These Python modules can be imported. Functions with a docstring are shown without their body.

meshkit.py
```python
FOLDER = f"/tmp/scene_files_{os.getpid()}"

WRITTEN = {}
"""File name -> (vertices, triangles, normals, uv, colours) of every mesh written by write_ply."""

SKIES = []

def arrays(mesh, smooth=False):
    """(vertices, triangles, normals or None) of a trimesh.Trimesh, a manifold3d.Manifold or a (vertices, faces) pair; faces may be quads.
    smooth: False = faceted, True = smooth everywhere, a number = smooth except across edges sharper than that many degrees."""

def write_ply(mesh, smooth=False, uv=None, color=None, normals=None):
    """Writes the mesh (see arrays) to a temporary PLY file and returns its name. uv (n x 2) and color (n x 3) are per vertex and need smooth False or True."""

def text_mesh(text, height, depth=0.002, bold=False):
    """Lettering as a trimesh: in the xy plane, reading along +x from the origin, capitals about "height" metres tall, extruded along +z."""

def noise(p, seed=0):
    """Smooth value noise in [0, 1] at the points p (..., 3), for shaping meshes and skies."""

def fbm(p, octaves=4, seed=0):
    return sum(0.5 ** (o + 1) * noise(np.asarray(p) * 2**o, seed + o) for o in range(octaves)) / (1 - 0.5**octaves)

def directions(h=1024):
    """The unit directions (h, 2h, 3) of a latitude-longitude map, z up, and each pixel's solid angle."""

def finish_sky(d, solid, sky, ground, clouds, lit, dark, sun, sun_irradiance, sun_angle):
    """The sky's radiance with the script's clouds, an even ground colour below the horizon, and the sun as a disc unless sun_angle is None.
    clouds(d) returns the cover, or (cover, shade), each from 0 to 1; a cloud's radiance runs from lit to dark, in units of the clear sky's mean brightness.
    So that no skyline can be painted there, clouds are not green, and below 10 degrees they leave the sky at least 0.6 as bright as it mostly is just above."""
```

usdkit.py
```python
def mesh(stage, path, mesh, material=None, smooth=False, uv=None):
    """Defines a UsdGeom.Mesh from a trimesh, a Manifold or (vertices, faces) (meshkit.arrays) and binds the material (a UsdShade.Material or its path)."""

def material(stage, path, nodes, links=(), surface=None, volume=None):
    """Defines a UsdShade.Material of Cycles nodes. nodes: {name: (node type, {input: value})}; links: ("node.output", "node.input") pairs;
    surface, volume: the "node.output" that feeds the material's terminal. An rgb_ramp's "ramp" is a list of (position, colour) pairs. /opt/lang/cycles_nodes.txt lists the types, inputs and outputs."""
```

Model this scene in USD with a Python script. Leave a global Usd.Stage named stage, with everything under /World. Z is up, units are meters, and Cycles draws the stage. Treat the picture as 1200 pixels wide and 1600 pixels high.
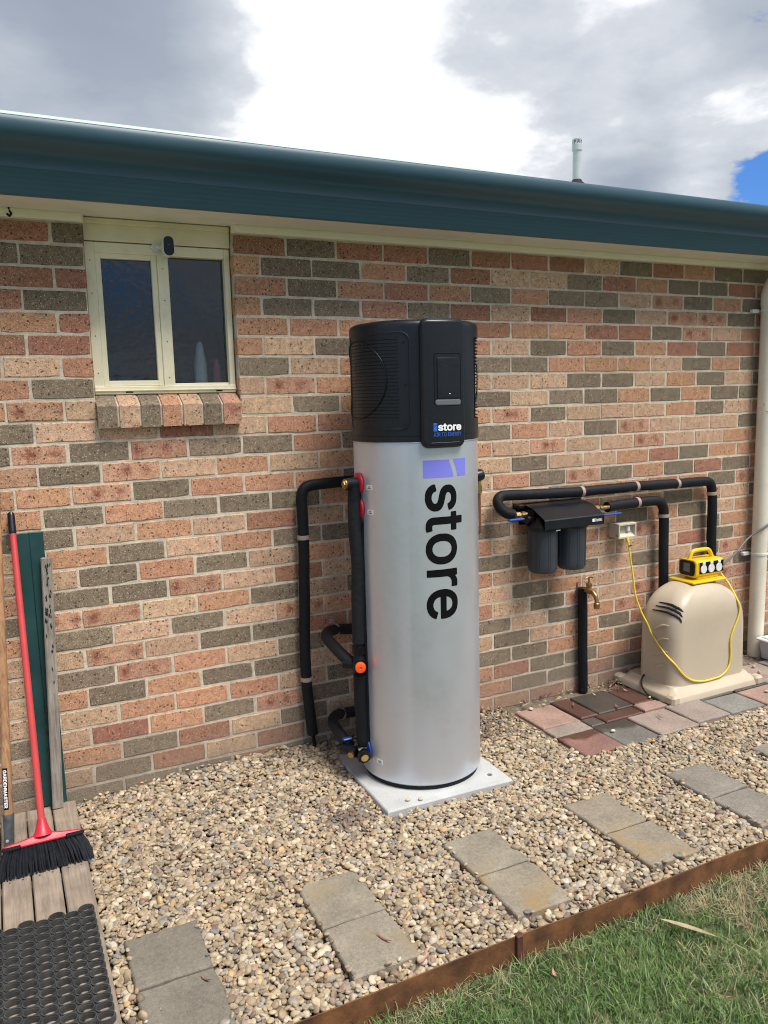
import math, glob
import numpy as np, trimesh, usdkit, meshkit
from pxr import Usd, UsdGeom, UsdLux, UsdShade, Gf, Sdf, Vt
from trimesh.transformations import rotation_matrix as rotm, translation_matrix as trm
from shapely.geometry import Polygon, Point
from shapely import affinity, union_all, box as sbox

stage = Usd.Stage.CreateInMemory()
UsdGeom.SetStageUpAxis(stage, 'Z')
stage.SetDefaultPrim(UsdGeom.Xform.Define(stage, '/World').GetPrim())
UsdGeom.Scope.Define(stage, '/World/Looks')

# ------------------------------------------------------------------ camera, sky, sun, exposure
FPX, EYE, ROT = 1234.8642, np.array([-1.2181, -3.4278, 1.6874]), (-0.1424, 0.0256, -0.4528)
EXPOSURE = 0.68
SUN_DIR = np.array([0.45, -0.95, 1.95]); SUN_DIR /= np.linalg.norm(SUN_DIR)
SUN_INTENSITY, SUN_ANGLE = 0.88, 27.0
SKY_STRENGTH = 0.1


def camera():
    rx, ry, rz = ROT
    cz, sz, cx, sx, cr, sr = math.cos(rz), math.sin(rz), math.cos(rx), math.sin(rx), math.cos(ry), math.sin(ry)
    R = np.array([[cz, -sz, 0], [sz, cz, 0], [0, 0, 1]]) @ np.array([[1, 0, 0], [0, cx, -sx], [0, sx, cx]]) @ np.array([[cr, 0, sr], [0, 1, 0], [-sr, 0, cr]])
    right, fwd, up = R[:, 0], R[:, 1], R[:, 2]
    m = np.eye(4)
    m[0, :3], m[1, :3], m[2, :3], m[3, :3] = right, up, -fwd, EYE
    c = UsdGeom.Camera.Define(stage, '/World/camera')
    c.AddTransformOp().Set(Gf.Matrix4d(*m.ravel().tolist()))
    c.CreateHorizontalApertureAttr(36.0)
    c.CreateVerticalApertureAttr(48.0)
    c.CreateFocalLengthAttr(36.0 * FPX / 1200)
    c.CreateClippingRangeAttr(Gf.Vec2f(0.05, 2000))
    c.CreateExposureAttr(EXPOSURE)


camera()


CLOUDS = [((0.377, 0.841, 0.388), 0.30, 0.28, 'bri'), ((0.62, 0.66, 0.42), 0.20, 0.18, 'bri'), ((0.12, 0.91, 0.39), 0.26, -0.09, 'bri'), ((0.60, 0.73, 0.32), 0.22, -0.02, 'bri'), ((0.72, 0.60, 0.36), 0.16, 0.03, 'bri'),
          ((0.56, 0.79, 0.245), 0.16, 0.12, 'bri'), ((0.71, 0.668, 0.215), 0.07, 0.16, 'bri'), ((0.768, 0.602, 0.222), 0.085, -0.30, 'cov'), ((0.02, 0.92, 0.39), 0.40, 0.22, 'cov'), ((0.5, 0.8, 0.33), 0.50, 0.22, 'cov')]


def sky():
    el, az = math.asin(SUN_DIR[2]), math.atan2(SUN_DIR[0], SUN_DIR[1])
    last, links = {'cov': 'n1.fac', 'bri': 'n2.fac'}, []
    for i, (c, r, a, w) in enumerate(CLOUDS):     # broad bright and dark masses of the cloud deck, and one gap in it
        links += [('nrm.vector', f'w{i}d.vector1'), (f'w{i}d.value', f'w{i}m.value'), (f'w{i}m.result', f'w{i}a.value1'), (last[w], f'w{i}a.value2')]
        last[w] = f'w{i}a.value'
    links += [('pl.vector', 'n3.vector'), ('n3.fac', 'c3.value1'), ('n3.fac', 'b3.value1'), (last['cov'], 'c3.value3'), (last['bri'], 'b3.value3'), ('c3.value', 'c4.value1'), ('b3.value', 'b4.value1'), ('c4.value', 'cov.fac'), ('b4.value', 'bri.fac')]
    m = usdkit.material(stage, '/World/Looks/sky_look', {
        'tc': ('texture_coordinate', {}),
        'sky': ('sky_texture', {'sky_type': 'single_scattering', 'sun_disc': False, 'sun_elevation': el, 'sun_rotation': az, 'altitude': 600.0, 'air_density': 1.0, 'aerosol_density': 0.7}),
        # cloud layer: the direction divided by its height, so that clouds grow smaller towards the horizon
        'sep': ('separate_xyz', {}), 'zc': ('math', {'math_type': 'maximum', 'value2': 0.05}), 'zo': ('math', {'math_type': 'add', 'value2': 0.22}),
        'inv': ('math', {'math_type': 'divide', 'value1': 1.0}), 'pl': ('vector_math', {'math_type': 'scale'}),
        'mp': ('mapping', {'location': (0.35, 1.22, 0.0), 'scale': (1.0, 1.0, 0.6)}),
        'n1': ('noise_texture', {'scale': 1.15, 'detail': 7.0, 'roughness': 0.52, 'distortion': 0.25}),
        'n2': ('noise_texture', {'scale': 1.7, 'detail': 6.0, 'roughness': 0.50, 'distortion': 0.1}),
        'mp2': ('mapping', {'location': (4.1, 2.37, 1.3)}),
        'cov': ('rgb_ramp', {'ramp': [(0.0, (0, 0, 0)), (0.41, (0, 0, 0)), (0.49, (1, 1, 1)), (1.0, (1, 1, 1))]}),
        'bri': ('rgb_ramp', {'ramp': [(0.0, (1.9, 2.2, 2.8)), (0.32, (2.4, 2.72, 3.3)), (0.48, (3.35, 3.65, 4.1)), (0.58, (4.4, 4.62, 5.0)), (0.70, (9.0, 9.0, 9.0)), (1.0, (15, 15, 14.6))]}),
        **{f'w{i}{k}': v for i, (c, r, a, w) in enumerate(CLOUDS) for k, v in (('d', ('vector_math', {'math_type': 'distance', 'vector2': c})), ('m', ('map_range', {'range_type': 'smoothstep', 'from_min': 0.0, 'from_max': r, 'to_min': a, 'to_max': 0.0, 'clamp': True})), ('a', ('math', {'math_type': 'add'})))},
        'n3': ('noise_texture', {'scale': 6.5, 'detail': 7.0, 'roughness': 0.6}), 'c3': ('math', {'math_type': 'multiply_add', 'value2': 0.55}), 'c4': ('math', {'math_type': 'subtract', 'value2': 0.275}), 'b3': ('math', {'math_type': 'multiply_add', 'value2': 0.20}), 'b4': ('math', {'math_type': 'subtract', 'value2': 0.10}),
        'nrm': ('vector_math', {'math_type': 'normalize'}),
        'tint': ('mix', {'mix_type': 'multiply', 'fac': 1.0, 'color2': (0.34, 0.60, 0.98)}),   # clean, dry air: a deep blue
        'mix': ('mix_color', {'blend_type': 'mix', 'use_clamp': False}),
        'bg': ('background_shader', {'strength': SKY_STRENGTH}),
    }, [('tc.generated', 'sep.vector'), ('sep.z', 'zc.value1'), ('zc.value', 'zo.value1'), ('zo.value', 'inv.value2'),
        ('tc.generated', 'pl.vector1'), ('inv.value', 'pl.scale'), ('pl.vector', 'mp.vector'), ('pl.vector', 'mp2.vector'),
        ('mp.vector', 'n1.vector'), ('mp2.vector', 'n2.vector'), ('tc.generated', 'nrm.vector1'), *links,
        ('cov.color', 'mix.fac'), ('sky.color', 'tint.color1'), ('tint.color', 'mix.a'), ('bri.color', 'mix.b'), ('mix.result', 'bg.color')], surface='bg.background')
    d = UsdLux.DomeLight.Define(stage, '/World/sky')
    UsdShade.MaterialBindingAPI.Apply(d.GetPrim()).Bind(m)
    d.GetPrim().SetCustomDataByKey('kind', 'structure')
    s = UsdLux.DistantLight.Define(stage, '/World/sun')
    s.CreateIntensityAttr(SUN_INTENSITY)
    s.CreateNormalizeAttr(True)
    s.CreateAngleAttr(SUN_ANGLE)
    s.CreateColorAttr(Gf.Vec3f(1.0, 0.96, 0.905))
    z = SUN_DIR
    x = np.cross([0, 0, 1], z); x /= np.linalg.norm(x)
    y = np.cross(z, x)
    m4 = np.eye(4); m4[0, :3], m4[1, :3], m4[2, :3] = x, y, z
    s.AddTransformOp().Set(Gf.Matrix4d(*m4.ravel().tolist()))


sky()

# ------------------------------------------------------------------ helpers
_used = set()


def numbered(path):
    p, k = path, 0
    while p in _used:
        k += 1
        p = f'{path}_{k:03d}'
    _used.add(p)
    return p


def path_of(parent):
    return '/World' if parent is None else str(parent.GetPath())


def data(prim, label=None, cat=None, group=None, kind=None):
    for k, v in (('label', label), ('category', cat), ('group', group), ('kind', kind)):
        if v:
            prim.SetCustomDataByKey(k, v)
    return prim


def thing(name, label, cat, loc=(0, 0, 0), group=None, kind=None):
    x = UsdGeom.Xform.Define(stage, numbered('/World/' + name))
    x.AddTranslateOp().Set(Gf.Vec3d(*map(float, loc)))
    p = x.GetPrim()
    ORIGIN[str(p.GetPath())] = np.array(loc, float)
    return data(p, label, cat, group, kind)


ORIGIN = {}


def obj(name, mesh, mat, parent=None, smooth=False, label=None, cat=None, group=None, kind=None, uv=None):
    """One Mesh prim. Vertices are given in world coordinates and stored relative to the thing's base."""
    path = numbered(path_of(parent) + '/' + name)
    top = '/'.join(path.split('/')[:3])
    off = ORIGIN.get(top)
    if isinstance(mesh, list):
        mesh = trimesh.util.concatenate(mesh)
    if hasattr(mesh, 'to_mesh'):
        mm = mesh.to_mesh(); mesh = trimesh.Trimesh(mm.vert_properties[:, :3], mm.tri_verts, process=False)
    if isinstance(mesh, tuple):
        mesh = trimesh.Trimesh(mesh[0], mesh[1], process=False)
    if off is not None and np.any(off):
        mesh = mesh.copy(); mesh.apply_translation(-off)
    p = usdkit.mesh(stage, path, mesh, mat, smooth=smooth, uv=uv).GetPrim()
    return data(p, label, cat, group, kind)


def at(mesh, m):
    mesh = mesh.copy(); mesh.apply_transform(m); return mesh


def cbox(x0, x1, y0, y1, z0, z1, b=0.003):
    """A box with chamfered edges."""
    if b <= 0:
        return trimesh.creation.box(bounds=[[x0, y0, z0], [x1, y1, z1]])
    pts = []
    for sx in (0, 1):
        for sy in (0, 1):
            for sz in (0, 1):
                c = np.array([(x0, x1)[sx], (y0, y1)[sy], (z0, z1)[sz]])
                d = np.array([1 - 2 * sx, 1 - 2 * sy, 1 - 2 * sz]) * b
                for k in range(3):
                    e = d.copy(); e[k] = 0; pts.append(c + e)
    return trimesh.convex.convex_hull(np.array(pts))


def spline(pts, n=8):
    p = np.asarray(pts, float)
    q = np.vstack([2 * p[0] - p[1], p, 2 * p[-1] - p[-2]])
    out = []
    for i in range(1, len(q) - 2):
        for t in np.linspace(0, 1, n, endpoint=False):
            a, b, c, d = q[i - 1], q[i], q[i + 1], q[i + 2]
            out.append(0.5 * (2 * b + (c - a) * t + (2 * a - 5 * b + 4 * c - d) * t * t + (3 * b - a - 3 * c + d) * t ** 3))
    out.append(p[-1])
    return np.array(out)


def tube(pts, r, n=16, caps=True):
    p = np.asarray(pts, float)
    r = np.broadcast_to(np.asarray(r, float), (len(p),))
    t = np.gradient(p, axis=0); t /= np.linalg.norm(t, axis=1, keepdims=True) + 1e-12
    a = np.cross(t[0], [0, 0, 1.0] if abs(t[0][2]) < 0.9 else [1.0, 0, 0]); a /= np.linalg.norm(a)
    V = []
    ang = np.arange(n) * 2 * np.pi / n
    for i in range(len(p)):
        a = a - t[i] * (a @ t[i]); a /= np.linalg.norm(a)
        b = np.cross(t[i], a)
        V.append(p[i] + r[i] * (np.cos(ang)[:, None] * a + np.sin(ang)[:, None] * b))
    return loft(V, caps)


def loft(rings, caps=True):
    n = len(rings[0]); V = np.vstack(rings); F = []
    for i in range(len(rings) - 1):
        for j in range(n):
            k = (j + 1) % n
            A, B, C, D = i * n + j, i * n + k, (i + 1) * n + k, (i + 1) * n + j
            F += [[A, B, C], [A, C, D]]
    if caps:
        V = np.vstack([V, np.mean(rings[0], 0), np.mean(rings[-1], 0)]); c0, c1 = len(V) - 2, len(V) - 1
        last = (len(rings) - 1) * n
        for j in range(n):
            k = (j + 1) % n
            F += [[c0, k, j], [c1, last + j, last + k]]
    m = trimesh.Trimesh(V, np.array(F), process=False)
    if caps and m.volume < 0:
        m.invert()
    return m


def rod(a, b, r, n=20, r2=None):
    return tube([a, b], [r, r if r2 is None else r2], n)


def lathe(profile, n=32, m=None):
    """profile: (radius, height) pairs about z."""
    ang = np.arange(n) * 2 * np.pi / n
    k = loft([np.c_[max(r, 1e-4) * np.cos(ang), max(r, 1e-4) * np.sin(ang), np.full(n, z)] for r, z in profile])
    return at(k, m) if m is not None else k


def along(a, b):
    """A matrix taking z to the direction a -> b, origin at a."""
    a, b = np.asarray(a, float), np.asarray(b, float)
    return trm(a) @ trimesh.geometry.align_vectors([0, 0, 1], (b - a) / np.linalg.norm(b - a))


def rrect(w, h, r, n=5):
    pts = []
    for cx, cy, a0 in ((w / 2 - r, h / 2 - r, 0), (-w / 2 + r, h / 2 - r, 90), (-w / 2 + r, -h / 2 + r, 180), (w / 2 - r, -h / 2 + r, 270)):
        for a in np.radians(np.linspace(a0, a0 + 90, n)):
            pts.append((cx + r * math.cos(a), cy + r * math.sin(a)))
    return np.array(pts)


def extrude(poly, d):
    gs = getattr(poly, 'geoms', [poly])
    return trimesh.util.concatenate([trimesh.creation.extrude_polygon(g, d, engine='earcut') for g in gs])


def text_poly(text, weight=4):
    """Lettering as a shapely shape, one em high, baseline at the origin."""
    from PIL import Image, ImageDraw, ImageFont
    font = ImageFont.truetype(glob.glob('/opt/blender-*/*/datafiles/fonts/Inter.woff2')[0], 384)
    x0, y0, x1, y1 = font.getbbox(text, anchor='ls', stroke_width=4 * weight)
    im = Image.new('L', (x1 - x0 + 8, y1 - y0 + 8))
    ImageDraw.Draw(im).text((4 - x0, 4 - y0), text, 255, font, anchor='ls', stroke_width=4 * weight)
    on = np.pad(np.asarray(im) > 127, ((0, 0), (1, 1))).astype(np.int8)
    rows, starts = np.nonzero(np.diff(on, axis=1) == 1)
    ends = np.nonzero(np.diff(on, axis=1) == -1)[1]
    s = union_all(sbox(starts, -rows - 1, ends, -rows)).buffer(1.5).buffer(-1.5).simplify(1.3)
    return affinity.affine_transform(s, [1 / 384, 0, 0, 1 / 384, -(4 - x0) / 384, (4 - y0) / 384])


def fit(poly, x0, x1, y0, y1):
    a, b, c, d = poly.bounds
    return affinity.affine_transform(poly, [(x1 - x0) / (c - a), 0, 0, (y1 - y0) / (d - b), x0 - a * (x1 - x0) / (c - a), y0 - b * (y1 - y0) / (d - b)])


def plane_map(mesh, o, u, v):
    """(x, y, z) of the mesh to o + x u + y v + z (u x v)."""
    u, v = np.asarray(u, float), np.asarray(v, float)
    m = np.eye(4); m[:3, 0], m[:3, 1], m[:3, 2], m[:3, 3] = u, v, np.cross(u, v), o
    return at(mesh, m)


# ------------------------------------------------------------------ materials
def lin(r, g, b, k=1.0):
    return tuple(k * ((c / 255 / 12.92) if c / 255 < 0.04045 else ((c / 255 + 0.055) / 1.055) ** 2.4) for c in (r, g, b))


def plain(name, col, rough=0.5, metal=0.0, var=0.12, scale=12.0, bump=0.0, bscale=150.0, coat=0.0, spec=0.5, dirt=None, rand=0.0, detail=4.0, splash=False):
    """Principled with a little mottling, optional dirt patches and fine relief."""
    n = {'g': ('geometry', {}), 'n': ('noise_texture', {'scale': scale, 'detail': detail, 'roughness': 0.6}),
         'mr': ('map_range', {'from_min': 0.3, 'from_max': 0.7, 'to_min': 1 - var, 'to_max': 1 + var}),
         'h': ('hsv', {'color': col}), 'p': ('principled_bsdf', {'metallic': metal, 'coat_weight': coat, 'specular_ior_level': spec}),
         'rr': ('map_range', {'from_min': 0.3, 'from_max': 0.7, 'to_min': max(rough - 0.08, 0.02), 'to_max': min(rough + 0.08, 1)})}
    l = [('g.position', 'n.vector'), ('n.fac', 'mr.value'), ('n.fac', 'rr.value'), ('rr.result', 'p.roughness')]
    if rand:
        n['oi'] = ('object_info', {}); n['ro'] = ('map_range', {'to_min': 1 - rand, 'to_max': 1 + rand}); n['mm'] = ('math', {'math_type': 'multiply'})
        l += [('oi.random', 'ro.value'), ('ro.result', 'mm.value1'), ('mr.result', 'mm.value2'), ('mm.value', 'h.value')]
    else:
        l += [('mr.result', 'h.value')]
    out = 'h.color'
    if dirt:
        dc, amount, ds = dirt
        n['dn'] = ('noise_texture', {'scale': ds, 'detail': 6.0, 'roughness': 0.65}); n['dm'] = ('map_range', {'from_min': 0.5, 'from_max': 0.72, 'to_min': 0.0, 'to_max': amount, 'clamp': True})
        n['dx'] = ('mix', {'color2': dc})
        l += [('g.position', 'dn.vector'), ('dn.fac', 'dm.value'), ('dm.result', 'dx.fac'), (out, 'dx.color1')]
        out = 'dx.color'
    if splash:   # soil splashed up on the foot of the wall
        n.update({'zs': ('separate_xyz', {}), 'zn': ('noise_texture', {'scale': 7.0, 'detail': 5.0, 'roughness': 0.7}), 'za': ('math', {'math_type': 'multiply_add', 'value2': -0.42}), 'zm': ('map_range', {'from_min': 0.10, 'from_max': -0.16, 'to_min': 0.0, 'to_max': 0.62, 'clamp': True}), 'zx': ('mix', {'color2': (0.205, 0.170, 0.128)})})
        l += [('g.position', 'zs.vector'), ('g.position', 'zn.vector'), ('zn.fac', 'za.value1'), ('zs.z', 'za.value3'), ('za.value', 'zm.value'), ('zm.result', 'zx.fac')]
        l.append((out, 'zx.color1')); out = 'zx.color'
    l.append((out, 'p.base_color'))
    if bump:
        n['bn'] = ('noise_texture', {'scale': bscale, 'detail': 4.0}); n['b'] = ('bump', {'strength': 1.0, 'distance': bump})
        l += [('g.position', 'bn.vector'), ('bn.fac', 'b.height'), ('b.normal', 'p.normal')]
    return usdkit.material(stage, '/World/Looks/' + name, n, l, surface='p.BSDF')


def brick_material(name, col, spots=0.0, speck=1.0):
    n = {'g': ('geometry', {}), 'oi': ('object_info', {}), 'tc': ('texture_coordinate', {}),
         'n': ('noise_texture', {'scale': 100.0, 'detail': 7.0, 'roughness': 0.92}),
         'mr': ('map_range', {'from_min': 0.32, 'from_max': 0.68, 'to_min': 0.50, 'to_max': 1.50}),
         'nb': ('noise_texture', {'scale': 34.0, 'detail': 3.0, 'roughness': 0.7}), 'mb': ('map_range', {'from_min': 0.3, 'from_max': 0.7, 'to_min': 0.76, 'to_max': 1.24}),
         'ro': ('map_range', {'to_min': 0.84, 'to_max': 1.14}), 'm1': ('math', {'math_type': 'multiply'}), 'm2': ('math', {'math_type': 'multiply'}),
         'r7': ('math', {'math_type': 'multiply', 'value2': 7.31}), 'rf': ('math', {'math_type': 'fraction'}), 'rh': ('map_range', {'to_min': 0.496, 'to_max': 0.507}),
         'h': ('hsv', {'color': col}),
         'v1': ('voronoi_texture', {'scale': 135.0}), 's1': ('separate_color', {}), 'a1': ('math', {'math_type': 'less_than', 'value2': 0.27}), 'c1': ('math', {'math_type': 'less_than', 'value2': 0.52 * speck}), 'd1': ('math', {'math_type': 'multiply'}), 'e1': ('math', {'math_type': 'multiply', 'value2': 0.8}),
         'x1': ('mix', {'color2': (0.035, 0.022, 0.018)}),
         'v2': ('voronoi_texture', {'scale': 150.0}), 's2': ('separate_color', {}), 'a2': ('math', {'math_type': 'less_than', 'value2': 0.26}), 'c2': ('math', {'math_type': 'less_than', 'value2': 0.36 * speck}), 'd2': ('math', {'math_type': 'multiply'}), 'e2': ('math', {'math_type': 'multiply', 'value2': 0.75}),
         'x2': ('mix', {'color2': (0.62, 0.52, 0.36)}),
         'v3': ('voronoi_texture', {'scale': 58.0}), 's3': ('separate_color', {}), 'a3': ('math', {'math_type': 'less_than', 'value2': 0.25}), 'c3': ('math', {'math_type': 'less_than', 'value2': 0.36 * speck}), 'd3': ('math', {'math_type': 'multiply'}), 'e3': ('math', {'math_type': 'multiply', 'value2': 0.85}),
         'x3': ('mix', {'color2': (0.06, 0.038, 0.03)}),
         'v4': ('voronoi_texture', {'scale': 66.0}), 's4': ('separate_color', {}), 'a4': ('math', {'math_type': 'less_than', 'value2': 0.20}), 'c4': ('math', {'math_type': 'less_than', 'value2': 0.22 * speck}), 'd4': ('math', {'math_type': 'multiply'}), 'e4': ('math', {'math_type': 'multiply', 'value2': 0.6}),
         'x4': ('mix', {'color2': (0.56, 0.46, 0.32)}),
         'bn': ('noise_texture', {'scale': 260.0, 'detail': 3.0}), 'bs': ('math', {'math_type': 'subtract'}), 'b': ('bump', {'strength': 0.8, 'distance': 0.0022}),
         'p': ('principled_bsdf', {'roughness': 0.88, 'specular_ior_level': 0.3})}
    l = [('g.position', 'n.vector'), ('n.fac', 'mr.value'), ('g.position', 'nb.vector'), ('nb.fac', 'mb.value'), ('oi.random', 'ro.value'),
         ('mr.result', 'm1.value1'), ('mb.result', 'm1.value2'), ('m1.value', 'm2.value1'), ('ro.result', 'm2.value2'), ('m2.value', 'h.value'),
         ('oi.random', 'r7.value1'), ('r7.value', 'rf.value1'), ('rf.value', 'rh.value'), ('rh.result', 'h.hue')]
    for k in '1234':
        l += [('g.position', f'v{k}.vector'), (f'v{k}.color', f's{k}.color'), (f'v{k}.distance', f'a{k}.value1'), (f's{k}.r', f'c{k}.value1'), (f'a{k}.value', f'd{k}.value1'), (f'c{k}.value', f'd{k}.value2'), (f'd{k}.value', f'e{k}.value1'), (f'e{k}.value', f'x{k}.fac')]
    src = 'h.color'
    if spots:
        for k, u in (('p', 0.062), ('q', 0.178)):
            n['cx' + k] = ('map_range', {'to_min': u - 0.04, 'to_max': u + 0.04}); n['cv' + k] = ('combine_xyz', {'y': 0.04})
            n['ds' + k] = ('vector_math', {'math_type': 'distance'}); n['nn' + k] = ('noise_texture', {'scale': 55.0, 'detail': 6.0, 'roughness': 0.7})
            n['na' + k] = ('math', {'math_type': 'multiply_add', 'value2': 0.085, 'value3': -0.0425}); n['ad' + k] = ('math', {'math_type': 'add'})
            n['fo' + k] = ('map_range', {'from_min': 0.034 if k == 'p' else 0.028, 'from_max': 0.004, 'to_min': 0.0, 'to_max': spots * (1.0 if k == 'p' else 0.75), 'clamp': True})
            n['sx' + k] = ('mix', {'color2': (0.20, 0.045, 0.03)})
            l += [('oi.random' if k == 'p' else 'rf.value', 'cx' + k + '.value'), ('cx' + k + '.result', 'cv' + k + '.x'), ('tc.UV', 'ds' + k + '.vector1'), ('cv' + k + '.vector', 'ds' + k + '.vector2'),
                  ('g.position', 'nn' + k + '.vector'), ('nn' + k + '.fac', 'na' + k + '.value1'), ('ds' + k + '.value', 'ad' + k + '.value1'), ('na' + k + '.value', 'ad' + k + '.value2'), ('ad' + k + '.value', 'fo' + k + '.value'),
                  ('fo' + k + '.result', 'sx' + k + '.fac'), (src, 'sx' + k + '.color1')]
            src = 'sx' + k + '.color'
    if True:     # soil splashed up on the foot of the wall
        n.update({'zs': ('separate_xyz', {}), 'zn': ('noise_texture', {'scale': 7.0, 'detail': 5.0, 'roughness': 0.7}), 'za': ('math', {'math_type': 'multiply_add', 'value2': -0.42}), 'zm': ('map_range', {'from_min': 0.10, 'from_max': -0.16, 'to_min': 0.0, 'to_max': 0.62, 'clamp': True}), 'zx': ('mix', {'color2': (0.205, 0.170, 0.128)})})
        l += [('g.position', 'zs.vector'), ('g.position', 'zn.vector'), ('zn.fac', 'za.value1'), ('zs.z', 'za.value3'), ('za.value', 'zm.value'), ('zm.result', 'zx.fac')]
    l += [(src, 'x1.color1'), ('x1.color', 'x2.color1'), ('x2.color', 'x3.color1'), ('x3.color', 'x4.color1'), ('x4.color', 'zx.color1'), ('zx.color', 'p.base_color'),
          ('g.position', 'bn.vector'), ('bn.fac', 'bs.value1'), ('d1.value', 'bs.value2'), ('bs.value', 'b.height'), ('b.normal', 'p.normal')]
    return usdkit.material(stage, '/World/Looks/' + name, n, l, surface='p.BSDF')


BK = 0.95
M_BRICK = {'D': brick_material('brick_dark', (0.228 * BK, 0.172 * BK, 0.118 * BK)),
           'T': brick_material('brick_tan', (0.545 * BK, 0.352 * BK, 0.226 * BK)),
           'O': brick_material('brick_orange', (0.505 * BK, 0.258 * BK, 0.154 * BK)),
           'R': brick_material('brick_red', (0.355 * BK, 0.162 * BK, 0.104 * BK)),
           'S': brick_material('brick_burnt', (0.50 * BK, 0.275 * BK, 0.175 * BK), spots=0.85)}
M_MORTAR = plain('mortar', (0.55, 0.48, 0.37), 0.92, var=0.22, scale=30, bump=0.0025, bscale=180, dirt=((0.24, 0.2, 0.145), 0.5, 3.0), splash=True)
M_CREAM = plain('cream_paint', (0.80, 0.735, 0.53), 0.45, var=0.05, scale=8, dirt=((0.35, 0.30, 0.2), 0.25, 14))
M_BEAD = plain('bead_paint', (0.86, 0.82, 0.69), 0.5, var=0.04, scale=8)
M_HEAD = plain('cream_board', (0.76, 0.69, 0.49), 0.6, var=0.07, scale=8, bump=0.001, bscale=60)
M_SOFFIT = plain('soffit_paint', (0.86, 0.845, 0.81), 0.6, var=0.04, scale=3, dirt=((0.25, 0.2, 0.15), 0.2, 6))
M_GUTTER = plain('gutter_steel', (0.023, 0.068, 0.094), 0.40, var=0.03, scale=3, dirt=((0.05, 0.075, 0.08), 0.15, 5))
M_ROOF = plain('roof_steel', (0.40, 0.52, 0.44), 0.5, var=0.08, scale=4)
M_PVC = plain('painted_downpipe', (0.66, 0.61, 0.49), 0.42, var=0.05, scale=5, dirt=((0.3, 0.26, 0.19), 0.22, 9))
M_WHITE = plain('white_plastic', (0.66, 0.66, 0.64), 0.45, var=0.05)
M_DARK = plain('dark_gap', (0.012, 0.012, 0.012), 0.9, var=0.1)
M_ROOM = plain('dark_room', (0.016, 0.018, 0.022), 0.9, var=0.1)
M_FOAM = plain('foam_lagging', (0.0055, 0.0065, 0.009), 0.62, var=0.25, scale=25, bump=0.003, bscale=55, spec=0.25)
M_FOAM2 = plain('foam_lagging_worn', (0.0095, 0.0105, 0.013), 0.7, var=0.3, scale=30, bump=0.0035, bscale=50, spec=0.3)
M_STRAP = plain('pipe_clip', (0.33, 0.25, 0.21), 0.5, var=0.1)
M_SILVER = plain('silver_paint', (0.59, 0.615, 0.665), 0.37, metal=0.68, var=0.004, scale=3, coat=0.12)
M_LIP = plain('silver_lip', (0.62, 0.62, 0.63), 0.28, metal=0.7, var=0.02)
M_BLACKP = plain('black_plastic', (0.0040, 0.0054, 0.0090), 0.36, var=0.06, scale=10, spec=0.45)
M_BLACKG = plain('black_gloss', (0.0035, 0.004, 0.0055), 0.30, var=0.05, scale=10, spec=0.3)
M_GREYP = plain('grey_plastic', (0.12, 0.125, 0.135), 0.4, var=0.05)
M_PRINT = plain('black_print', (0.002, 0.002, 0.0025), 0.45, var=0.02, spec=0.2)
M_WHITEPRINT = plain('white_print', (0.8, 0.8, 0.8), 0.5, var=0.02)
M_BLUEPRINT = plain('blue_print', (0.02, 0.12, 0.55), 0.5, var=0.03)
M_RED = plain('red_plastic', (0.55, 0.012, 0.035), 0.35, var=0.05)
M_BLUE = plain('blue_plastic', (0.008, 0.055, 0.27), 0.35, var=0.06)
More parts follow.
